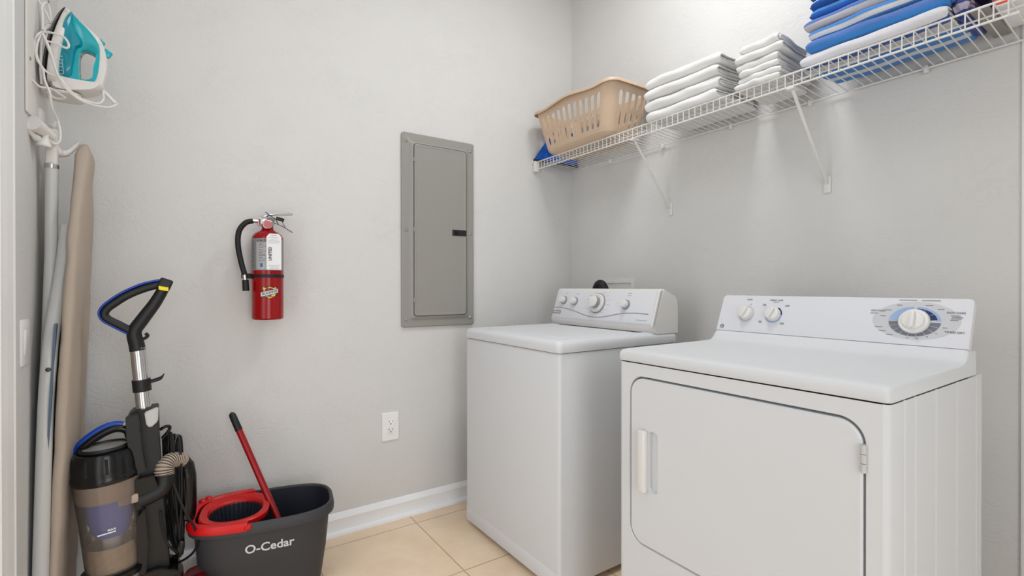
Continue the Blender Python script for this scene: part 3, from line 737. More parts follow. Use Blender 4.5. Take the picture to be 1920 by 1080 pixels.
zs = SZ+.0035
st1 = [(.806, 1.150, .044), (.800, 1.148, .047), (.808, 1.142, .045), (.812, 1.150, .046)]
z = zs; where = ['at the bottom of the wide stack beside the basket', 'second from the bottom of the wide stack beside the basket', 'second from the top of the wide stack beside the basket', 'on top of the wide stack beside the basket']
for i, (x0, x1, h) in enumerate(st1):
    towel('folded_towel', x0, x1, SF-.012+.004*(i % 2), -.015, z, z+h, M['whitetowel'], 11+i, 'folded white bath towel '+where[i], 'towel', 'white bath towels on the shelf', 2, droop=.012, skew=.010)
    z += h+.0008
z = zs; hs = [.022, .022, .023, .026, .030, .034]
nm = ['bottom of the narrow white stack between bath and blue towels', 'second from the bottom in the narrow white stack', 'third from the bottom in the narrow white stack', 'third from the top in the narrow white stack', 'second from the top in the narrow white stack', 'topmost of the narrow white stack beside the blue towels']
for i, h in enumerate(hs):
    towel('hand_towel', 1.222+.004*(i % 3), 1.378+.006*((i*2) % 3)-.004, SF-.008+.005*(i % 2), -.035, z, z+h, M['whitetowel'], 31+i, 'folded white hand towel, '+nm[i], 'towel', 'white hand towels on the shelf', 2, droop=.008, skew=-.016)
    z += h+.0006
b1, b2, b3, wh, pu, gw = srgb(46, 104, 196), srgb(62, 138, 214), srgb(18, 84, 172), srgb(226, 227, 234), srgb(84, 124, 196), srgb(204, 202, 208)
TM = [
    (.040, [(0, b2), (.06, wh), (.10, b2), (.20, wh), (.27, b3), (.36, wh), (.93, b2)], 'bottom striped beach towel of the blue stack, white folded edge'),
    (.042, [(0, b2), (.40, b2), (.47, pu), (.60, b1), (.62, wh), (.70, b1)], 'thick blue beach towel, second from the bottom of the blue stack'),
    (.034, [(0, b2), (.38, wh), (.47, gw), (.50, b2), (.58, b2), (.66, wh)], 'beach towel with white and bright blue folded edge in the blue stack'),
    (.034, [(0, gw), (.40, gw), (.50, pu), (.62, b1), (.66, b1)], 'blue beach towel with a grey band in the middle of the blue stack'),
    (.030, [(0, b1), (.36, b1), (.50, b2), (.62, b2)], 'mid blue beach towel below the white edged one in the blue stack'),
    (.030, [(0, b3), (.40, b3), (.52, b3), (.56, wh), (.66, b1)], 'dark blue beach towel with a white edge near the top of the blue stack'),
    (.056, [(0, b3), (.4, b3), (.6, b3)], 'thick dark blue beach towel topmost in the picture on the blue stack')]
z = zs
for i, (h, bands, lab) in enumerate(TM):
    off = [.0, .014, .018, .006, .018, .020, .016][i]
    towel('beach_towel', 1.446+off, 1.818+[.0, .004, -.006, .002, -.004, 0, .0][i], SF-.008+[0, .006, .010, .012, .014, .016, .012][i], -.030, z, z+h, towel_mat('striped_terry_%s' % 'abcdefg'[i], b1, bands), 51+i, lab, 'towel', 'blue striped beach towels on the shelf', 2, droop=.012, skew=.010)
    z += h+.0006
t = tag(obj('rolled_cloth', tube(B_(), cr([(1.838, -.235, zs+.086), (1.842, -.17, zs+.088), (1.842, -.10, zs+.088), (1.838, -.05, zs+.086)], 5), [.012]+[.022]*5+[.023]*6+[.022]*3+[.012], 18), towel_mat('navy_terry', srgb(28, 44, 118))), 'rolled navy cloth tucked against the right end of the blue towels', 'cloth')
t = tag(towel('folded_cloth', 1.8245, 1.853, SF+.02, -.06, zs, zs+.058, towel_mat('mauve_terry', srgb(176, 166, 182), [(0, srgb(50, 76, 160)), (.44, srgb(186, 176, 192)), (.53, srgb(46, 60, 140)), (.60, srgb(186, 176, 192)), (.7, srgb(46, 60, 140))]), 77, '', 'cloth', None, 2), 'mauve and navy cloth folded upright beside the blue towel stack', 'cloth')
bm = B_(); box(bm, 1.856, 1.893, -.262, -.02, zs, zs+.006, .002); tag(obj('grey_board', bm, M['board']), 'flat grey board lying on the shelf right of the towels', 'board')
t = thing('detergent_box', (1.965, -.15, zs), 'orange and white box at the right end of the shelf', 'box')
bm = B_(); box(bm, 1.900, 1.985, -.235, -.060, zs, zs+.15, .002); obj('carton', bm, M['white'], t)
bm = B_(); box(bm, 1.8992, 1.9855, -.2358, -.10, zs+.004, zs+.145, .001); obj('orange_print', bm, M['orange'], t)
bm = B_()
for k in range(5): box(bm, 1.916+k*.008, 1.922+k*.008, -.2364, -.2357, zs+.045, zs+.058); box(bm, 1.918+k*.009, 1.924+k*.009, -.2364, -.2357, zs+.064, zs+.080)
obj('white_print', bm, M['white'], t)

# ------------------------------------------------------------------ fire extinguisher
EX, EY = .085, -1.668
t = thing('fire_extinguisher', (EX, EY, .975), 'red fire extinguisher hanging on the wall with a white inspection tag', 'fire extinguisher')
er = .0570
bm = B_(); lathe(bm, [(.045, .006), (er-.004, 0), (er, .005), (er, .321), (er-.004, .331), (.044, .341), (.028, .350), (.022, .356), (.020, .372)], (EX, EY, .975), n=48); cyl = obj('cylinder', bm, M['red'], t)
def onc(a, z, d=.0004): return Vector((EX+(er+d)*math.cos(a), EY+(er+d)*math.sin(a), z))
def wrap(bm, a0, a1, z0, z1, d=.0004, n=24, mi=0):
    V = [[bm.verts.new(onc(a0+(a1-a0)*i/n, z, d)) for i in range(n+1)] for z in (z0, z1)]
    for i in range(n): f = bm.faces.new((V[0][i], V[0][i+1], V[1][i+1], V[1][i])); f.material_index = mi
AC = math.atan2(CAM.y-EY, CAM.x-EX)   # label faces the room
bm = B_(); wrap(bm, AC-1.9, AC+1.9, 1.168, 1.292, .0003, 40); lb = obj('instruction_label', bm, M['labelg'], t); lb['label'] = 'grey printed label'
bm = B_(); wrap(bm, AC-.75, AC+.5, 1.171, 1.289, .0006); obj('label_panel', bm, M['labell'], lb)
bm = B_(); wrap(bm, AC-.73, AC+.48, 1.279, 1.288, .0008)
for k in range(12): wrap(bm, AC-.55, AC-.55+.35+.12*math.sin(k*2.3), 1.2045+k*.0062, 1.2058+k*.0062, .0008, 6)
for k in range(22): wrap(bm, AC-1.35, AC-.95, 1.176+k*.005, 1.1775+k*.005, .0006, 6)
obj('label_print', bm, M['dark'], lb, smooth=False)
text('INSTRUCTIONS', .0085, (0, 0, 0), 0, 0, M['labell'], lb, thick=.0001, warp=lambda p: onc(AC-.20+p.x/er, 1.2835+p.y, .0010+p.z)) if False else None
def wtext(s, size, ca, z, m_, par, th=0, slope=0, d=.0010, nm='lettering'):
    cu = warp_ = (lambda p: onc(ca+(p.x)/er, z+p.y+p.x*slope, d+p.z))
    return text(s, size, (0, 0, 0), (1, 0, 0), (0, 1, 0), M[m_], par, name=nm, thick=th, warp=warp_)
wtext('INSTRUCTIONS', .0095, AC-.12, 1.2835, 'labell', lb, .0001)
bm = B_(); wrap(bm, AC-.47, AC-.30, 1.180, 1.195, .0010, 6); obj('pictogram', bm, M['tinblue'], lb)
# shield badge
sh = [(-.5, .42), (-.44, .50), (-.30, .42), (-.12, .46), (0, .54), (.12, .46), (.30, .42), (.44, .50), (.5, .42), (.42, .25), (.46, -.1), (.36, -.32), (.16, -.44), (0, -.52), (-.16, -.44), (-.36, -.32), (-.46, -.1), (-.42, .25)]
def shield(bm, s, d, zc=1.081, ca=AC+.12): bm.faces.new([bm.verts.new(onc(ca+p[0]*s/er, zc+p[1]*s*.86, d)) for p in sh])
bm = B_(); shield(bm, .0560, .0006); bg = obj('shield_badge', bm, M['dark'], t, smooth=False)
bm = B_(); shield(bm, .0500, .0009); obj('shield_field', bm, M['yel2'], bg, smooth=False)
def slant(bm, hw, hh, d, ca=AC+.12, zc=1.081):
    n_ = 8; V = [[bm.verts.new(onc(ca+(-hw+2*hw*i/n_)/er, zc+k*hh+(-hw+2*hw*i/n_)*.24, d)) for i in range(n_+1)] for k in (-1, 1)]
    for i in range(n_): bm.faces.new((V[0][i], V[0][i+1], V[1][i+1], V[1][i]))
bm = B_(); slant(bm, .0325, .0098, .0012); obj('banner_edge', bm, M['dark'], bg)
bm = B_(); slant(bm, .0310, .0080, .0015); obj('banner', bm, M['letter'], bg)
wtext('BUCKEYE', .0125, AC+.12, 1.081, 'dark', bg, .0002, .24, .0018)
wtext('THE', .006, AC-.06, 1.0975, 'dark', bg, .0001, 0, .0012); wtext('EQUIPMENT', .0050, AC+.12, 1.0655, 'dark', bg, .0001, .05, .0012)
bm = B_(); wrap(bm, -PI, PI, 1.140, 1.1515, .0022, 64); wrap(bm, -PI, PI, 1.1395, 1.152, .0008, 64); obox(bm, (EX-.045, EY, 1.146), (1, 0, 0), (0, 1, 0), (0, 0, 1), .07, .030, .016, .002)
obox(bm, onc(-PI/2-.15, 1.146, .010), (1, 0, 0), (0, 1, 0), (0, 0, 1), .018, .050, .020, .003); obj('bracket_strap', bm, M['blackrub'], t)
bm = B_(); box(bm, .0008, .006, EY-.018, EY+.018, 1.02, 1.33, .001); box(bm, .004, .03, EY-.012, EY+.012, 1.04, 1.05, .002); obj('wall_bracket', bm, M['blackm'], t)
zt_ = 1.343
bm = B_(); lathe(bm, [(.020, 0), (.021, .012), (.016, .016), (.016, .030)], (EX, EY, zt_), n=24); obj('neck', bm, M['redd'], t)
bm = B_(); obox(bm, (EX, EY-.002, zt_+.022), (1, 0, 0), (0, 1, 0), (0, 0, 1), .030, .052, .034, .004); obox(bm, (EX, EY-.026, zt_+.016), (1, 0, 0), (0, 1, 0), (0, 0, 1), .022, .018, .030, .003, mi=1); obj('valve', bm, [M['steel'], M['redd']], t)
gd = (CAM-Vector((EX, EY, zt_))).normalized(); gd.z = 0; gd.normalize(); gc = Vector((EX, EY, zt_+.006))+gd*.016
bm = B_(); lathe(bm, [(.0175, 0), (.0185, .010), (.0175, .014), (.0150, .0155)], gc, gd, 28); ga = obj('pressure_gauge', bm, M['steel'], t)
bm = B_(); lathe(bm, [(.0150, .0140), (.0145, .0162)], gc, gd, 28); gf = obj('gauge_face', bm, mat('gauge_red', srgb(196, 100, 104), .3), ga)
# levers, along +y
def lever(pts, w_, h_, m_, nm):
    bm = B_(); tube(bm, pts, 1, 10, sx=h_, sy=w_); return obj(nm, bm, m_, t)
lever([(EX, EY-.030, zt_+.030), (EX, EY, zt_+.046), (EX, EY+.03, zt_+.052), (EX, EY+.09, zt_+.056)], .012, .0055, M['chrome'], 'top_lever')
lever(cr([(EX, EY+.01, zt_+.018), (EX, EY+.035, zt_+.014), (EX, EY+.06, zt_+.002), (EX, EY+.092, zt_-.018)], 4), .010, .003, M['chrome'], 'carry_handle')
bm = B_(); tube(bm, cr([(EX+.02, EY-.010, zt_+.055), (EX+.024, EY+.005, zt_+.042), (EX+.028, EY+.022, zt_+.030), (EX+.03, EY+.035, zt_+.008)], 5), .0016, 6); tube(bm, cr([(EX+.02, EY+.035, zt_+.038), (EX+.025, EY+.05, zt_+.018), (EX+.026, EY+.06, zt_-.002)], 5), .0012, 6)
obox(bm, (EX+.022, EY+.042, zt_+.030), (0, 1, -.25), (1, 0, 0), (0, .25, 1), .030, .006, .014, .002); obj('seal_tie', bm, M['blackm'], t)
hp = cr([(EX, EY-.052, 1.362), (EX, EY-.078, 1.352), (EX+.002, EY-.100, 1.318), (EX+.006, EY-.104, 1.265), (EX+.010, EY-.094, 1.20), (EX+.014, EY-.082, 1.150)], 8)
bm = B_(); tube(bm, hp, .0100, 14); obj('hose', bm, M['blackrub'], t)
bm = B_(); tube(bm, [(EX, EY-.028, 1.363), (EX, EY-.054, 1.363)], .0075, 12); tube(bm, [(EX+.014, EY-.083, 1.152), (EX+.015, EY-.080, 1.126)], .0078, 12); obj('hose_fitting', bm, M['chrome'], t)
bm = B_(); tube(bm, [(EX+.015, EY-.080, 1.130), (EX+.016, EY-.078, 1.092), (EX+.016, EY-.078, 1.088)], [.0115, .0125, .0118], 16); obj('nozzle', bm, M['blackm'], t)
# inspection tag hanging in front
td = Vector((math.cos(AC+.0), math.sin(AC+.0), 0)); tx = Vector((-td.y, td.x, 0)); tc_ = Vector((EX, EY, 0))+td*(er+.006)+tx*.022
tagp = [(-.026, -.070), (.026, -.070), (.026, .058), (.016, .070), (-.016, .070), (-.026, .058)]
bm = B_(); loft(bm, [[tc_+tx*q[0]+Vector((0, 0, 1.240+q[1]))+td*d for q in tagp] for d in (0, .0006)]); tg = obj('inspection_tag', bm, M['white'], t, smooth=False); tg['label'] = 'white paper tag'
text('UNITED', .015, tc_+tx*-.013+td*.0012+Vector((0, 0, 1.232)), (0, 0, 1), -tx, M['dark'], tg, thick=.0004)
bm = B_()
for k, (z, w_) in enumerate(((.063, .020), (.055, .030), (.046, .026), (.041, .040), (.034, .040), (-.054, .040), (-.060, .030), (-.066, .034))): obox(bm, tc_+td*.0009+Vector((0, 0, 1.240+z)), tx, (0, 0, 1), td, w_, .0009, .0003)
obj('tag_print', bm, M['print'], tg, smooth=False)

# ------------------------------------------------------------------ mop bucket
BA = math.atan2(.082, .464)     # long axis leans away from y
BC = Vector((.252, -1.700, 0)); bl = Vector((math.sin(BA), math.cos(BA), 0)); bw = Vector((math.cos(BA), -math.sin(BA), 0))
def bsec(u, hl, hw, z, p=.62, off=0):
    a = 2*PI*u; ca, sa = math.cos(a), math.sin(a)
    return BC + bl*(hl*math.copysign(abs(ca)**p, ca)+off) + bw*(hw*math.copysign(abs(sa)**p, sa)) + Vector((0, 0, z))
t = thing('mop_bucket', (BC.x, BC.y, 0), 'charcoal plastic mop bucket with red wringer against the back wall', 'bucket')
NB = 96
BZ = .309
prof = [(.155, .095, .004, .012), (.165, .105, 0, .013), (.172, .112, .006, .014), (.181, .120, .06, .014), (.190, .128, .125, .014), (.197, .130, .140, .010), (.205, .132, .152, .002), (.209, .134, .165, 0), (.214, .137, .22, 0), (.217, .139, .262, 0), (.218, .140, .273, 0)]
outer = [[bsec(i/NB, a, b, z, off=o) for i in range(NB)] for a, b, z, o in prof]
rim = [[bsec(i/NB, a, b, z) for i in range(NB)] for a, b, z in ((.2245, .1465, .2735), (.2350, .155, .275), (.2360, .156, .285), (.2330, .153, .302), (.2270, .148, BZ), (.2200, .142, BZ-.001), (.2170, .139, BZ-.010))]
inner = [[bsec(i/NB, a, b, z) for i in range(NB)] for a, b, z in ((.206, .132, .20), (.184, .124, .12), (.168, .110, .03), (.155, .095, .012))]
bm = B_(); loft(bm, outer[::1]+rim+inner); body = obj('body', bm, M['charc'], t)
# spout notch hint at the right end
bm = B_(); loft(bm, [[bsec(i/NB, a, b, z) for i in range(NB)] for a, b, z in ((.2168, .1388, BZ-.006), (.2056, .1316, .20), (.1836, .1236, .12), (.1676, .1096, .031))], False, False); obj('inner_wall', bm, M['charci'], t)
# red wringer frame round the left half
def rim_arc(u0, u1, rings, n_=48, cap=True):
    return [[bsec(u0+(u1-u0)*i/n_, a, b, z) for a, b, z in rings] for i in range(n_+1)]
rr = [(.2385, .1585, .289), (.2400, .1600, .301), (.2350, .1550, BZ+.006), (.2200, .1400, BZ+.007), (.2140, .1350, BZ+.001), (.2160, .1370, BZ-.012), (.2290, .150, BZ-.002)]
bm = B_(); loft(bm, rim_arc(.262, .738, rr)); 
for u in (.262, .738):
    c = bsec(u, .232, .150, .300); lathe(bm, [(.010, 0), (.0135, .004), (.0135, .011), (.008, .016), (.001, .017)], c-Vector((0, 0, .008)), (0, 0, 1), 18)
for du in (.585, .615):
    c = bsec(du, .232, .152, BZ-.002); lathe(bm, [(.012, 0), (.013, .010), (.008, .016), (.001, .017)], c, (0, 0, 1), 16)
wr = obj('wringer_frame', bm, M['redp'], t)
# red tray with basket opening
tc0 = BC - bl*.103; 
def oval(cx_, hl, hw, z, p=.8, n_=64):
    out = []
    for i in range(n_):
        a = 2*PI*i/n_; ca, sa = math.cos(a), math.sin(a)
        out.append(BC+bl*(cx_+hl*math.copysign(abs(ca)**p, ca))+bw*(hw*math.copysign(abs(sa)**p, sa))+Vector((0, 0, z)))
    return out
bm = B_(); loft(bm, [oval(-.096, .108, .124, BZ-.016, .72), oval(-.096, .110, .126, BZ-.001, .72), oval(-.096, .106, .122, BZ+.004, .74), oval(-.094, .088, .098, BZ-.002, .9), oval(-.094, .086, .090, BZ-.010, 1), oval(-.094, .084, .088, BZ-.016, 1)], False, False)
tr = obj('wringer_tray', bm, M['redp'], t)
bm = B_(); loft(bm, [oval(-.094, .085, .089, BZ-.012, 1), oval(-.094, .070, .077, BZ-.085, 1), oval(-.094, .060, .066, BZ-.095, 1), oval(-.094, .004, .004, BZ-.09, 1)], False, False)
sp = obj('spin_basket', bm, M['charci'], t); sp['label'] = 'black ribbed wringer basket'
bm = B_()
for i in range(36):
    a = 2*PI*i/36; ca, sa = math.cos(a), math.sin(a)
    p0 = BC+bl*(-.094+.083*ca)+bw*(.087*sa)+Vector((0, 0, BZ-.014)); p1 = BC+bl*(-.094+.067*ca)+bw*(.074*sa)+Vector((0, 0, BZ-.088))
    tube(bm, [p0, p1], .0028, 6)
obj('ribs', bm, M['charci'], sp)
# foot pedal at the left end
bm = B_(); pc_ = BC-bl*.232+bw*(-.100)+Vector((0, 0, .014))
loft(bm, [[pc_+bl*x+bw*y+Vector((0, 0, z+x*.25)) for x, y in ((-.028, -.030), (-.036, -.008), (-.034, .030), (-.022, .048), (.060, .050), (.060, -.034))] for z in (.038, .060)] + [[pc_+bl*(x*.82)+bw*(y*.82)+Vector((0, 0, .060+x*.25-.006)) for x, y in ((-.028, -.030), (-.036, -.008), (-.034, .030), (-.022, .048), (.060, .050), (.060, -.034))]])
bmesh.ops.recalc_face_normals(bm, faces=bm.faces); bm.normal_update(); bmesh.ops.bevel(bm, geom=list(bm.edges), offset=.004, segments=2, affect='EDGES'); pd = obj('foot_pedal', bm, M['redd'], t)
# logo follows the near side
def bside(s, z):
    """point of the near long side at distance s along the long axis"""
    f = (z-.13)/.07; hl, hw = .206+.007*f, .129+.007*f
    a = math.acos(max(-1, min(1, math.copysign(abs(s/hl)**(1/.62), s)))); return BC+bl*s+bw*(hw*abs(math.sin(a))**.62)+Vector((0, 0, z))
def lwarp(p):
    s = .020+p.x; z = .216+p.y; q = bside(s, z); return q+bw*(.0008+p.z)
text('O-Cedar', .0415, (0, 0, 0), (1, 0, 0), (0, 1, 0), M['letter'], body, name='lettering', thick=.0008, warp=lwarp)

# mop handle standing in the bucket
a, b = Vector((.095, -1.792, .612)), Vector((.262, -1.655, .235))
dv = (b-a).normalized(); t = thing('mop', b+dv*.10, 'red mop handle with black grip standing in the charcoal bucket', 'mop')
bm = B_(); tube(bm, [a+dv*.058, b+dv*.155], .0118, 20); obj('pole', bm, M['redd'], t)
bm = B_(); tube(bm, [a-dv*.012, a-dv*.006, a+dv*.004, a+dv*.062, a+dv*.064], [.004, .0105, .0125, .0130, .0122], 20); gr = obj('grip', bm, M['blackm'], t)
bm = B_(); hb = b+dv*.17; lathe(bm, [(.014, 0), (.02, -.008), (.04, -.016), (.045, -.022), (.02, -.024)], hb, (0, 0, 1), 24); obj('mop_head', bm, M['redd'], t)

# ------------------------------------------------------------------ upright vacuum
VX = .30
t = thing('upright_vacuum', (VX, -2.05, 0), 'black and blue upright vacuum cleaner with clear dust bin by the ironing board', 'vacuum cleaner')
V_ = lambda px, py, x=VX: P(px, py, 'x', x)
# handle: D-loop
stem = cr([V_(314, 528), V_(292, 566), V_(268, 598), V_(252, 622), V_(256, 645), V_(258.3, 657)], 6)
bm = B_(); tube(bm, stem, [.0150+.004*math.sin(PI*i/(len(stem)-1))+.0068*max(0, (i-len(stem)*.55)/(len(stem)*.45)) for i in range(len(stem))], 16, sx=1.0, sy=1.0)
obox(bm, V_(309, 534), V_(322, 530)-V_(296, 522), V_(296, 570)-V_(314, 532), (1, 0, 0), .036, .040, .034, .006, 3)
hd = obj('handle_stem', bm, M['blackm'], t)
lp = cr([V_(300, 533), V_(270, 541), V_(238, 554), V_(212, 570), V_(199, 580), V_(195, 590), V_(202, 599), V_(222, 609), V_(246, 621)], 6)
bm = B_(); tube(bm, lp, 1, 12, sx=.0125, sy=.0125); obj('handle_loop', bm, M['blackm'], t)
lp2 = cr([V_(300, 525), V_(268, 532), V_(234, 546), V_(206, 563), V_(190, 577), V_(186, 590), V_(194, 602), V_(216, 614), V_(240, 626)], 6)
bm = B_(); tube(bm, lp2, 1, 10, sx=.0042, sy=.0105); bl_ = obj('handle_trim', bm, M['blue'], t); bl_['label'] = 'blue handle edging'
bm = B_(); obox(bm, V_(307, 541)+Vector((.0175, 0, 0)), V_(316, 542)-V_(298, 539), (0, 0, 1), (1, 0, 0), .026, .012, .001); obj('sticker', bm, M['yellow'], hd)
bm = B_(); tube(bm, cr([V_(264, 636), V_(272, 634), V_(277, 629), V_(272, 625)], 4), .005, 8); obj('cord_hook', bm, M['blackm'], t)
bm = B_(); tube(bm, [V_(258, 652), V_(270, 765)], .0205, 24); tb = obj('telescopic_tube', bm, M['chrome'], t)
bm = B_(); tube(bm, [V_(264.5, 711), V_(267, 733)], .0245, 24); tube(bm, cr([V_(276, 716), V_(290, 713), V_(302, 708), V_(308, 700)], 5), [.006]*10+[.005, .004, .003, .002, .0015, .001], 10, sy=1.6); obj('tube_clip', bm, M['blackm'], t)
# spine
def vprism(pts, x0, x1, m_, nm, par=t, bev=.0025):
    q = [V_(*p) for p in pts]; bm = B_()
    loft(bm, [[Vector((x0, c.y, c.z)) for c in q], [Vector((x1, c.y, c.z)) for c in q]])
    if bev: bmesh.ops.recalc_face_normals(bm, faces=bm.faces); bm.normal_update(); bmesh.ops.bevel(bm, geom=list(bm.edges), offset=bev, segments=2, affect='EDGES')
    return obj(nm, bm, m_, par)
vprism([(240, 778), (250, 768), (297, 760), (300, 830), (302, 880), (310, 960), (318, 1050), (322, 1085), (262, 1090), (258, 1010), (256, 930), (246, 860), (238, 800)], VX-.045, VX+.035, M['blackm'], 'spine')
vprism([(238, 776), (262, 768), (266, 800), (270, 840), (276, 872), (254, 882), (246, 850), (240, 810)], VX+.030, VX+.060, M['blackm'], 'upper_housing')
vprism([(272, 768), (298, 758), (297, 784), (284, 796), (276, 792)], VX+.028, VX+.046, M['greyc'], 'crevice_tool', bev=.003)
vprism([(258, 960), (274, 940), (280, 1000), (276, 1060), (262, 1068)], VX+.030, VX+.060, M['black'], 'side_channel')
# dust bin : slightly tilted cylinder
bt, bb = V_(201, 888, VX+.02), V_(215, 1058, VX+.02); ax = (bt-bb).normalized(); Lb = (bt-bb).length
bm = B_(); lathe(bm, [(.066, -.01), (.069, .0), (.075, Lb*.5), (.080, Lb*.78), (.082, Lb)], bb, ax, 40, cap=True); bn = obj('dust_bin', bm, M['glass'], t)
bm = B_(); lathe(bm, [(.0835, -.012), (.0855, -.006), (.0855, .004), (.083, .010)], bt, ax, 40); obj('bin_collar', bm, M['black'], t)
bm = B_(); lathe(bm, [(.0755, Lb*.76), (.0788, Lb*.80), (.0805, Lb*.985), (.0785, Lb*.985)], bb, ax, 40, cap=False); obj('bin_band', bm, M['dustband'], bn)
bm = B_(); lathe(bm, [(.062, .001), (.064, .004), (.067, .045), (.062, .075), (.045, .055), (.03, .04)], bb, ax, 28); ds = obj('dust', bm, M['dust'], bn); ds['kind'] = 'stuff'
bm = B_(); lathe(bm, [(.040, Lb*.35), (.046, Lb*.40), (.058, Lb*.56), (.060, Lb*.82), (.062, Lb*.83), (.062, Lb*.95)], bb, ax, 32); cy_ = obj('cyclone', bm, M['cyc'], bn)
bm = B_(); lathe(bm, [(.024, .02), (.026, Lb*.38)], bb, ax, 24); obj('cyclone_stem', bm, M['greyc'], bn)
cdv = (CAM-bb); cdv -= ax*cdv.dot(ax); cdv.normalize(); cs_ = ax.cross(cdv).normalized()
bm = B_(); obox(bm, bb+ax*Lb*.46+cdv*.0765-cs_*.012, cs_, ax, cdv, .042, .0035, .001); join(bm, text('MAX', .009, bb+ax*(Lb*.46+.008)+cdv*.0775+cs_*.000, cs_, ax, None, None, name=None, thick=.0003)); obj('fill_line', bm, M['white'], bn)
bm = B_(); lathe(bm, [(.066, -.03), (.077, -.024), (.081, -.006), (.070, -.002)], bb, ax, 36); obj('bin_base', bm, M['black'], t)
# cap above the bin
bm = B_(); lathe(bm, [(.083, .004), (.0825, .012), (.082, .030), (.078, .064), (.073, .075), (.066, .077), (.062, .071), (.050, .077), (.001, .079)], bt, ax, 48); cp = obj('cyclone_cap', bm, M['black'], t)
bm = B_()
for k in range(10):
    bm = B_(); a_ = 2*PI*k/10; dd_ = (cdv*math.cos(a_)+cs_*math.sin(a_)); tube(bm, [bt+ax*.020+dd_*.0812, bt+ax*.064+dd_*.0768], .004, 8); obj('cap_rib', bm, M['blackm'], cp)
bm = B_(); lathe(bm, [(.061, .076), (.063, .082), (.061, .088), (.055, .088), (.053, .080)], bt, ax, 40); obj('filter_ring', bm, M['blackm'], cp)
bm = B_(); lathe(bm, [(.0545, .079), (.0545, .0835), (.001, .0845)], bt, ax, 40); obj('filter_cover', bm, M['greydisc'], cp)
bm = B_(); obox(bm, bb+ax*Lb*.72+cdv*.045+cs_*.043, cs_, ax, cdv, .050, .026, .03, .004); obj('inlet', bm, M['dustband'], bn)
hb_ = cr([V_(152, 884), V_(150, 868), V_(151, 848), V_(160, 835), V_(190, 814), V_(217, 803), V_(238, 806), V_(244, 818)], 6)
bm = B_(); tube(bm, hb_, 1, 12, sx=.0125, sy=.0125); obj('bin_handle', bm, M['black'], t)
hb2 = cr([V_(146, 880), V_(145, 862), V_(147, 842), V_(157, 828), V_(188, 806), V_(216, 796), V_(240, 799)], 6)
bm = B_(); tube(bm, hb2, 1, 10, sx=.0058, sy=.0115); q_ = obj('bin_handle_trim', bm, M['blue'], t); q_['label'] = 'blue bin handle edging'
bm = B_(); obox(bm, V_(238, 793), (0, 1, .2), (1, 0, 0), (0, 0, 1), .020, .018, .010, .003); obj('release_button', bm, M['greyc'], t)
# duct elbow and hose
el = cr([V_(262, 938, VX+.05), V_(285, 928, VX+.05), V_(305, 914, VX+.045), V_(309, 894, VX+.04), V_(306, 884, VX+.04)], 6)
bm = B_(); tube(bm, el, [.024]*6+[.0245]*(len(el)-6), 20); obj('duct_elbow', bm, M['blackm'], t)
vprism([(252, 888), (290, 880), (300, 905), (290, 922), (258, 945), (252, 920)], VX+.02, VX+.065, M['black'], 'duct_housing')
hc_ = cr([V_(308, 890, VX+.04), V_(309, 876, VX+.035), V_(318, 865, VX+.02), V_(331, 861, VX), V_(341, 864, VX-.02)], 16)
def corr(path, r0, r1):
    out = []; 
    for i, p in enumerate(path): out.append(r0 if i % 4 < 2 else r1)
    return out
bm = B_(); tube(bm, hc_, [r*(1.18-.22*i/len(hc_)) for i, r in enumerate(corr(hc_, .0235, .0212))], 20); ho = obj('corrugated_hose', bm, M['hosem'], t)
bm = B_()
for i in range(0, len(hc_)-4, 4):
    tube(bm, [hc_[i+2], hc_[i+3]], .0222*(1.18-.22*i/len(hc_)), 20)
obj('hose_grooves', bm, M['blackm'], ho)
hd2 = cr([V_(339, 863, VX-.02), V_(347, 872, VX-.03), V_(351, 890, VX-.03), V_(352, 915, VX-.03), V_(352, 945, VX-.03), V_(350, 966, VX-.03), V_(346, 975, VX-.03)], 8)
bm = B_(); tube(bm, hd2, [.0235]*8+[.0255]*(8)+[.0262]*(len(hd2)-22)+[.025, .023, .020, .016, .011, .004], 20); obj('hose_end', bm, M['black'], t)
# cord bundle (black)
bm = B_(); rnd = random.Random(3)
for k in range(9):
    y0 = 306+k*3.2; x_ = VX-.045+.012*(k % 4)
    tube(bm, cr([V_(y0, 830+rnd.uniform(-8, 8), x_), V_(y0+4, 815+rnd.uniform(-6, 4)+abs(k-4)*2, x_+.01), V_(y0+9, 830, x_+.02), V_(y0+8+rnd.uniform(0, 5), 920, x_+.02), V_(334+rnd.uniform(-6, 10), 1000, x_+.01), V_(336+rnd.uniform(-4, 6), 1036+rnd.uniform(-4, 4), x_), V_(322+rnd.uniform(-8, 8), 1000, x_-.01), V_(y0+rnd.uniform(-4, 6), 920, x_)], 6, closed=True), .0036, 8, closed=True)
tube(bm, cr([V_(300, 960, VX+.05), V_(306, 1000, VX+.05), V_(318, 1024, VX+.05), V_(332, 1036, VX+.03)], 6), .0036, 8)
cb = obj('wound_cord', bm, M['blackrub'], t)
bm = B_(); tube(bm, cr([V_(324, 905, VX+.045), V_(338, 940, VX+.05), V_(352, 968, VX+.05), V_(365, 990, VX+.04), V_(371, 1015, VX+.02), V_(362, 1036, VX), V_(344, 1050, VX-.02), V_(325, 1058, VX-.03)], 7), .0038, 8); obj('loose_cord', bm, M['blackrub'], t)
bm = B_(); tube(bm, cr([V_(300, 806), V_(310, 800), V_(318, 800), V_(316, 808), V_(304, 822)], 5), .005, 8); obj('cord_hook', bm, M['black'], t)
bm = B_(); obox(bm, V_(338, 1028), (0, .2, 1), (1, 0, 0), (0, 1, -.2), .055, .02, .016, .004); obj('cord_hook', bm, M['black'], t)
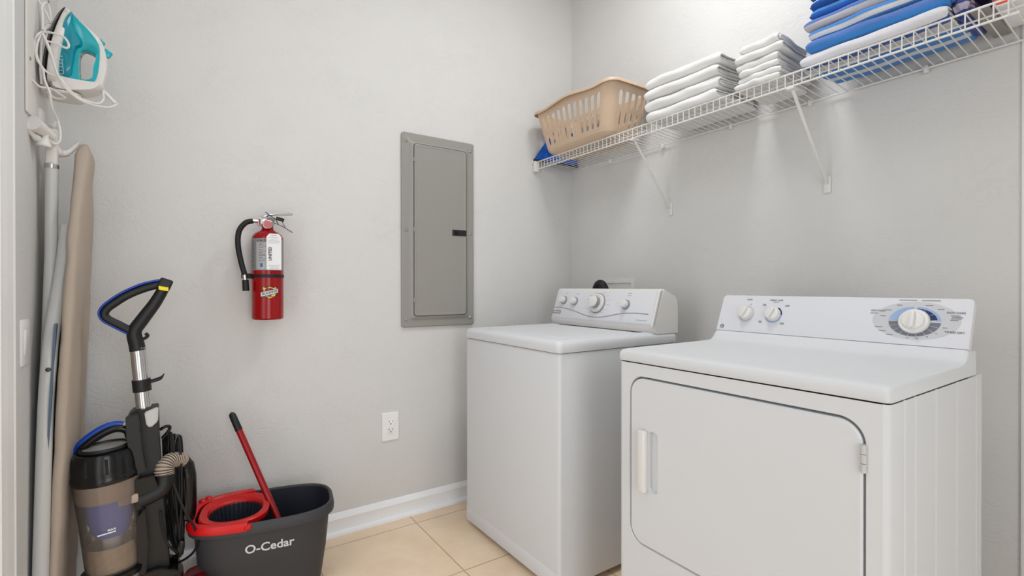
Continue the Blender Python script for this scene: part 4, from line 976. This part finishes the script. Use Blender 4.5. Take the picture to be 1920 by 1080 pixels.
bm = B_(); obox(bm, V_(327, 830, VX-.01), (0, .3, 1), (1, 0, 0), (0, 1, -.3), .05, .02, .014, .004); obj('cord_hook', bm, M['black'], t)
# floor head
vprism([(262, 1062), (300, 1050), (334, 1052), (344, 1075), (346, 1110), (262, 1110)], VX-.05, VX+.06, M['black'], 'motor_housing')
g = V_(300, 1120)
bm = B_(); loft(bm, [[Vector((x, y, z)) for y, z in ((g.y-.20, .012), (g.y+.06, .012), (g.y+.075, .04), (g.y+.07, .085), (g.y-.06, .095), (g.y-.17, .07), (g.y-.21, .035))] for x in (VX-.14, VX+.15)]); bmesh.ops.recalc_face_normals(bm, faces=bm.faces); bm.normal_update(); bmesh.ops.bevel(bm, geom=list(bm.edges), offset=.012, segments=3, affect='EDGES'); obj('floor_head', bm, M['black'], t)
vprism([(238, 1078), (262, 1066), (268, 1095), (240, 1100)], VX+.05, VX+.075, M['blue'], 'blue_accent', bev=.002)
vprism([(312, 1076), (332, 1064), (338, 1082), (334, 1100), (312, 1100)], VX+.05, VX+.075, M['blue'], 'blue_accent', bev=.002)
for x in (VX-.10, VX+.11):
    bm = B_(); lathe(bm, [(.028, -.012), (.03, -.008), (.03, .008), (.028, .012)], (x, g.y+.05, .030), (1, 0, 0), 24); obj('wheel', bm, M['blackrub'], t)

# ------------------------------------------------------------------ ironing board hanging on the left wall
t = thing('ironing_board', (.26, -2.22, .06), 'taupe covered ironing board hanging upright on the left wall with folded legs', 'ironing board')
def iy(z): return -2.262+.062*(z-.1)/1.45     # leans slightly
XC = .228
prof = [(1.548, .004), (1.544, .022), (1.532, .038), (1.505, .055), (1.46, .072), (1.39, .096), (1.30, .125), (1.15, .148), (1.0, .162), (.85, .170), (.6, .175), (.3, .175), (.12, .172), (.105, .16)]
loops = []
for z, hw in prof:
    th = .020*min(1, math.sqrt(max(.01, (1.551-z)/.045))); lp = []
    for i in range(28):
        a_ = 2*PI*i/28; ca, sa = math.cos(a_), math.sin(a_)
        x = XC+hw*math.copysign(abs(ca)**.7, ca); y = iy(z)+th*math.copysign(abs(sa)**.6, sa)
        lp.append(Vector((x, y, z)))
    loops.append(lp)
# refine vertically for soft cloth waves
L2 = []
for i in range(len(loops[0])):
    L2.append(cr([lp[i] for lp in loops], 6))
loops = [[L2[i][j] for i in range(28)] for j in range(len(L2[0]))]
for j, lp in enumerate(loops):
    for i, v in enumerate(lp):
        nv = noise.noise(Vector((v.x*9, v.y*30, v.z*14)))
        v.y += nv*.0035; v.x += noise.noise(Vector((v.x*5, 3, v.z*10)))*.005
bm = B_(); loft(bm, loops); pad = obj('padded_cover', bm, M['fabric'], t, ang=60)
bm = B_(); loft(bm, [[Vector((XC+hw*1.0*s, iy(z)-.021, z)) for s in (-1, 1)]+[Vector((XC+hw*1.0*s, iy(z)-.026, z)) for s in (1, -1)] for z, hw in prof[8:]]); obj('mesh_deck', bm, M['bluefoam'], t, smooth=False)
# legs: flattened tubes, near one bends
bm = B_(); tube(bm, [P(97, 306, 'x', .30), P(96, 470, 'x', .30), P(90, 640, 'x', .32), P(84, 760, 'x', .34)], .0150, 16); obj('leg', bm, M['leg'], t)
q = [P(127, 424, 'x', .30), P(118, 500, 'x', .32), P(98, 620, 'x', .36), P(91, 690, 'x', .38), P(86, 760, 'x', .38), P(81, 900, 'x', .395), P(76, 1075, 'x', .41)]
e_ = q[-1]+(q[-1]-q[-2])*.45; e_.y = max(e_.y, -2.278); q.append(e_)
bm = B_(); tube(bm, cr(q, 4), .0175, 16); lg = obj('leg', bm, M['leg'], t)
bm = B_(); lathe(bm, [(.006, .0), (.006, .004), (.003, .006)], P(90.5, 693, 'x', .397), (1, 0, 0), 14); obj('rivet', bm, M['sole'], lg)
bm = B_(); tube(bm, [Vector((.10, -2.262, .115)), Vector((.42, -2.262, .115))], .011, 12); obj('foot_bar', bm, M['leg'], t)

# ------------------------------------------------------------------ wall holder with iron tray and hooks
t = thing('iron_holder', (.30, -D, 1.50), 'white wall holder with tray and hooks on the left wall', 'wall organizer')
bm = B_(); box(bm, .150, .430, -D+.0005, -D+.006, 1.575, 2.10, .002); box(bm, .272, .312, -D+.001, -D+.014, 1.54, 1.62, .003); obj('back_plate', bm, M['iw'], t)
for x, z in ((.405, 1.725), (.405, 1.99), (.175, 1.99)):
    bm = B_(); lathe(bm, [(.005, 0), (.005, .002), (.001, .0035)], (x, -D+.006, z), (0, 1, 0), 12); obj('screw', bm, M['badge'], t)
# tray under the iron
tz = 1.674
bm = B_(); loft(bm, [[Vector((.270+q[0], -2.246+q[1], z)) for q in rrect(.11-2*i, .088-2*i, .025, 6)] for z, i in ((tz-.004, .006), (tz-.003, .002), (tz, 0), (tz+.004, 0), (tz+.004, .003), (tz+.001, .005))]); obj('tray', bm, M['iw'], t)
def arm(pts, r, nm='hook', m_=M['iw'], cap=None):
    bm = B_(); tube(bm, cr(pts, 6), r, 14); o = obj(nm, bm, m_, t); return o
arm([P(100, 275, 'x', .30), P(112, 288, 'x', .28), P(127, 286, 'x', .26), P(139, 276, 'x', .25), P(147, 268, 'x', .25)], [.012]*6+[.010]*6+[.0075]*8+[.006]*5)
arm([P(98, 268, 'x', .31), P(84, 268, 'x', .34), P(68, 258, 'x', .37), P(54, 244, 'x', .39), P(49, 232, 'x', .40)], [.012]*6+[.009]*8+[.0065]*11)
arm([P(96, 238, 'x', .30), P(103, 232, 'x', .29), P(110, 227, 'x', .285)], [.007]*8+[.0055]*5)
arm([P(80, 62, 'x', .32), P(86, 54, 'x', .31), P(97, 48, 'x', .30)], [.006]*8+[.0085]*5)
bm = B_(); a_, b_ = P(96, 256, 'x', .33), P(61, 230, 'x', .40); tube(bm, [a_, b_], [.013, .0205], 24); obj('end_cap', bm, M['iw'], t)

bm = B_(); a_, b_ = P(97, 252, 'x', .30), P(97, 311, 'x', .30); box(bm, .287, .313, a_.y-.012, a_.y+.014, b_.z+.003, a_.z+.015, .004); box(bm, .290, .310, -D+.001, a_.y, a_.z-.02, a_.z+.01, .002); obj('hanging_bracket', bm, M['iw'], t)
bm = B_(); tube(bm, [b_+Vector((0, 0, .003)), b_+Vector((0, 0, -.008))], .0165, 16); obj('collar', bm, M['chrome'], t)

# ------------------------------------------------------------------ iron
IX = .285
I_ = lambda px, py, x=IX: P(px, py, 'x', x)
t = thing('clothes_iron', I_(140, 160), 'teal and white clothes iron standing on its heel with wrapped cord', 'iron')
def plan(prof, w_, m_, nm, par, ex=.0, n=10, pw=.6, edge=.35):
    """solid of the outline (photo-plane) with width profile across x, rounded edges"""
    q = [I_(*p) for p in prof]; cy_, cz_ = sum(v.y for v in q)/len(q), sum(v.z for v in q)/len(q)
    loops = []
    for k in range(n+1):
        f = -1+2*k/n; s = 1-edge*.22*abs(f)**3.0
        loops.append([Vector((IX+ex+w_*f, cy_+(v.y-cy_)*s, cz_+(v.z-cz_)*s)) for v in q])
    bm = B_(); loft(bm, loops); return obj(nm, bm, m_, par, ang=50)
def cr2(pts, k=4): return [(v.x, v.y) for v in cr([Vector((p[0], p[1], 0)) for p in pts], k, closed=True)]
# sole plate: boat outline in x against height, thin across the plate
sp0, sp1 = I_(121, 15), I_(86, 158)
axl = (sp1-sp0); Ls = axl.length; axl.normalize(); nrm = Vector((0, axl.z, -axl.y)); nrm = nrm if nrm.y > 0 else -nrm
crv = [I_(121, 14), I_(108, 36), I_(98, 66), I_(90, 100), I_(86, 135), I_(86, 158)]
cpt = cr(crv, 5)
def boat(off0, off1, wsc, m_, nm, k0=0, pts=cpt, shrink=0):
    loops = []; n_ = len(pts)
    for i, p in enumerate(pts[k0:]):
        i += k0; u = i/(n_-1); hw = .054*math.sin(min(1, u*1.15+.02)*PI/2)**.75*wsc
        if u > .9: hw *= 1-.25*((u-.9)/.1)**2
        tt = (pts[min(i+1, n_-1)]-pts[max(i-1, 0)]).normalized(); nn_ = Vector((0, -tt.z, tt.y)); nn_ = nn_ if nn_.y > 0 else -nn_
        lp = []
        for a0 in range(20):
            a_ = 2*PI*a0/20; ca, sa = math.cos(a_), math.sin(a_)
            d_ = off0+(off1-off0)*(.5+.5*math.copysign(abs(sa)**.4, sa)); lp.append(p+Vector((hw*math.copysign(abs(ca)**.7, ca), 0, 0))+nn_*d_*min(1, .35+u*3))
        loops.append(lp)
    bm = B_(); loft(bm, loops); return obj(nm, bm, m_, t, ang=50)
boat(0, .006, 1, M['sole'], 'sole_plate')
boat(.0062, .034, .98, M['iw'], 'skirt')
# white shell following nose to handle front to heel
shell = cr2([(122, 20), (131, 26), (150, 41), (170, 58), (188, 76), (196, 92), (201, 112), (201, 134), (196, 155), (191, 169), (170, 166), (140, 160), (112, 158), (100, 150), (100, 120), (104, 90), (111, 55)], 3)
# shell as a ring-like frame: outer shell minus handle opening
hole = cr2([(156, 101), (164, 99), (178, 106), (180, 116), (176, 128), (174, 146), (166, 151), (154, 150), (151, 143), (151, 112)], 3)
def framed(outer, hole, hx, m_, nm, sc=1.0, xo=0):
    c = (sum(p[0] for p in hole)/len(hole), sum(p[1] for p in hole)/len(hole)); A, Bq = ringpair(outer, hole, c, 64)
    f = lambda p, x, s=0: I_(p[0]+(c[0]-p[0])*s, p[1]+(c[1]-p[1])*s)+Vector((x, 0, 0))
    loops = [[f(p, -hx+xo, .03) for p in A], [f(p, -hx*.5+xo) for p in A], [f(p, hx*.5+xo) for p in A], [f(p, hx+xo, .03) for p in A], [f(p, hx+xo, -.10) for p in Bq], [f(p, hx*.5+xo) for p in Bq], [f(p, -hx*.5+xo) for p in Bq], [f(p, -hx+xo, -.10) for p in Bq]]
    loops.append(loops[0]); bm = B_(); loft(bm, loops, False, False); bmesh.ops.remove_doubles(bm, verts=bm.verts, dist=.00005); return obj(nm, bm, m_, t, ang=75)
framed(shell, hole, .0165, M['iw'], 'shell')
inner_ = cr2([(134, 25), (139, 30), (150, 42), (166, 58), (182, 78), (188, 92), (189, 112), (186, 140), (180, 156), (168, 159), (146, 156), (118, 150), (109, 134), (107, 110), (112, 70), (122, 40)], 3)
framed(inner_, hole, .0205, M['teal'], 'handle_body')
tank = cr2([(133, 26), (138, 30), (139, 52), (150, 70), (158, 84), (156, 94), (146, 100), (140, 132), (136, 150), (120, 150), (109, 134), (107, 110), (112, 70), (122, 40)], 3)
plan(tank, .034, M['teald'], 'water_tank', t, edge=1.0, n=14)
base_ = cr2([(98, 146), (130, 153), (170, 160), (192, 162), (194, 168), (180, 176), (150, 178), (118, 176), (98, 168)], 3)
plan(base_, .040, M['iw'], 'heel_rest', t, edge=.6)
bm = B_(); obox(bm, I_(190, 80), (0, 1, 1), (1, 0, 0), (0, -1, 1), .014, .014, .018, .004); obj('spray_button', bm, M['teal'], t)
bm = B_(); obox(bm, I_(201, 101), (0, 1, -.6), (1, 0, 0), (0, .6, 1), .022, .014, .022, .004); obj('trigger', bm, M['teal'], t)
bm = B_()
for k in range(6): obox(bm, I_(117+k*.3, 146-k*6.5)+Vector((.0338, 0, 0)), (0, 1, .1), (0, -.1, 1), (1, 0, 0), .007 if k % 2 else .011, .0011, .0006)
obox(bm, I_(122, 133)+Vector((.0338, 0, 0)), (0, 1, .1), (0, -.1, 1), (1, 0, 0), .0010, .040, .0006)
obj('tank_scale', bm, M['letter'], t, smooth=False)
# cord
ic = cr([I_(192, 170), I_(203, 180), I_(216, 193), I_(221, 195)], 6)
bm = B_(); tube(bm, ic, [.0060 if i % 2 else .0050 for i in range(len(ic))], 12); obj('strain_relief', bm, M['cord'], t)
XF = .350
loopsC = [
    [I_(221, 195), I_(205, 201, .30), I_(180, 198, .33), I_(150, 187, XF), I_(128, 170, XF), I_(112, 150, XF), I_(98, 110, XF), I_(84, 72, XF), I_(78, 60, .34)],
    [I_(78, 60, .34), I_(70, 66, .36), I_(65, 78, XF), I_(68, 100, XF), I_(76, 122, XF), I_(92, 138, XF), I_(112, 146, XF), I_(128, 166, XF), I_(150, 184, XF), I_(182, 194, .33), I_(194, 186, .30), I_(193, 172, .29)],
    [I_(80, 60, .34), I_(73, 72, XF), I_(68, 92, XF), I_(70, 112, XF), I_(80, 128, XF), I_(84, 150, XF), I_(94, 176, XF), I_(97, 200, .34), I_(104, 216, .32), I_(109, 226, .31), I_(108, 232, .31)],
    [I_(80, 56, .34), I_(80, 30, .34), I_(79, 12, .33), I_(86, 5, .32), I_(92, 14, .31), I_(97, 40, .31)],
    [I_(96, 44, .31), I_(86, 24, .31), I_(74, 4, .31), I_(66, -8, .31)],
    [I_(80, 60, .345), I_(100, 62, .352), I_(120, 70, .355), I_(129, 84, .357), I_(124, 90, .357), I_(106, 82, .355), I_(88, 77, .35)],
    [I_(80, 62, .345), I_(90, 84, .355), I_(98, 108, .357), I_(108, 140, .355), I_(122, 160, .35)],
    [I_(78, 70, .34), I_(77, 100, .34), I_(76, 130, .34), I_(78, 158, .33)],
    [I_(50, 143, .40), I_(62, 152, .38), I_(76, 163, .36), I_(96, 166, .34), I_(112, 176, .34), I_(122, 184, .33), I_(104, 184, .32), I_(88, 172, .33)],
    [I_(95, 168, .33), I_(92, 180, .32), I_(97, 196, .31)],
    [I_(109, 228, .31), I_(113, 246, .32), I_(112, 264, .33), I_(104, 270, .335), I_(94, 264, .34), I_(88, 254, .345)]]
bm = B_()
for pl in loopsC: tube(bm, cr(pl, 7), .0030, 8)
obj('power_cord', bm, M['cord'], t)
bm = B_(); a_, b_ = I_(87, 247, .36), I_(82, 275, .36); tube(bm, [a_, a_+(b_-a_)*.15, a_+(b_-a_)*.3, a_+(b_-a_)*.5, a_+(b_-a_)*.65, b_-(b_-a_)*.08, b_], [.006, .0075, .0065, .009, .012, .017, .015], 14); obj('plug', bm, M['cord'], t)
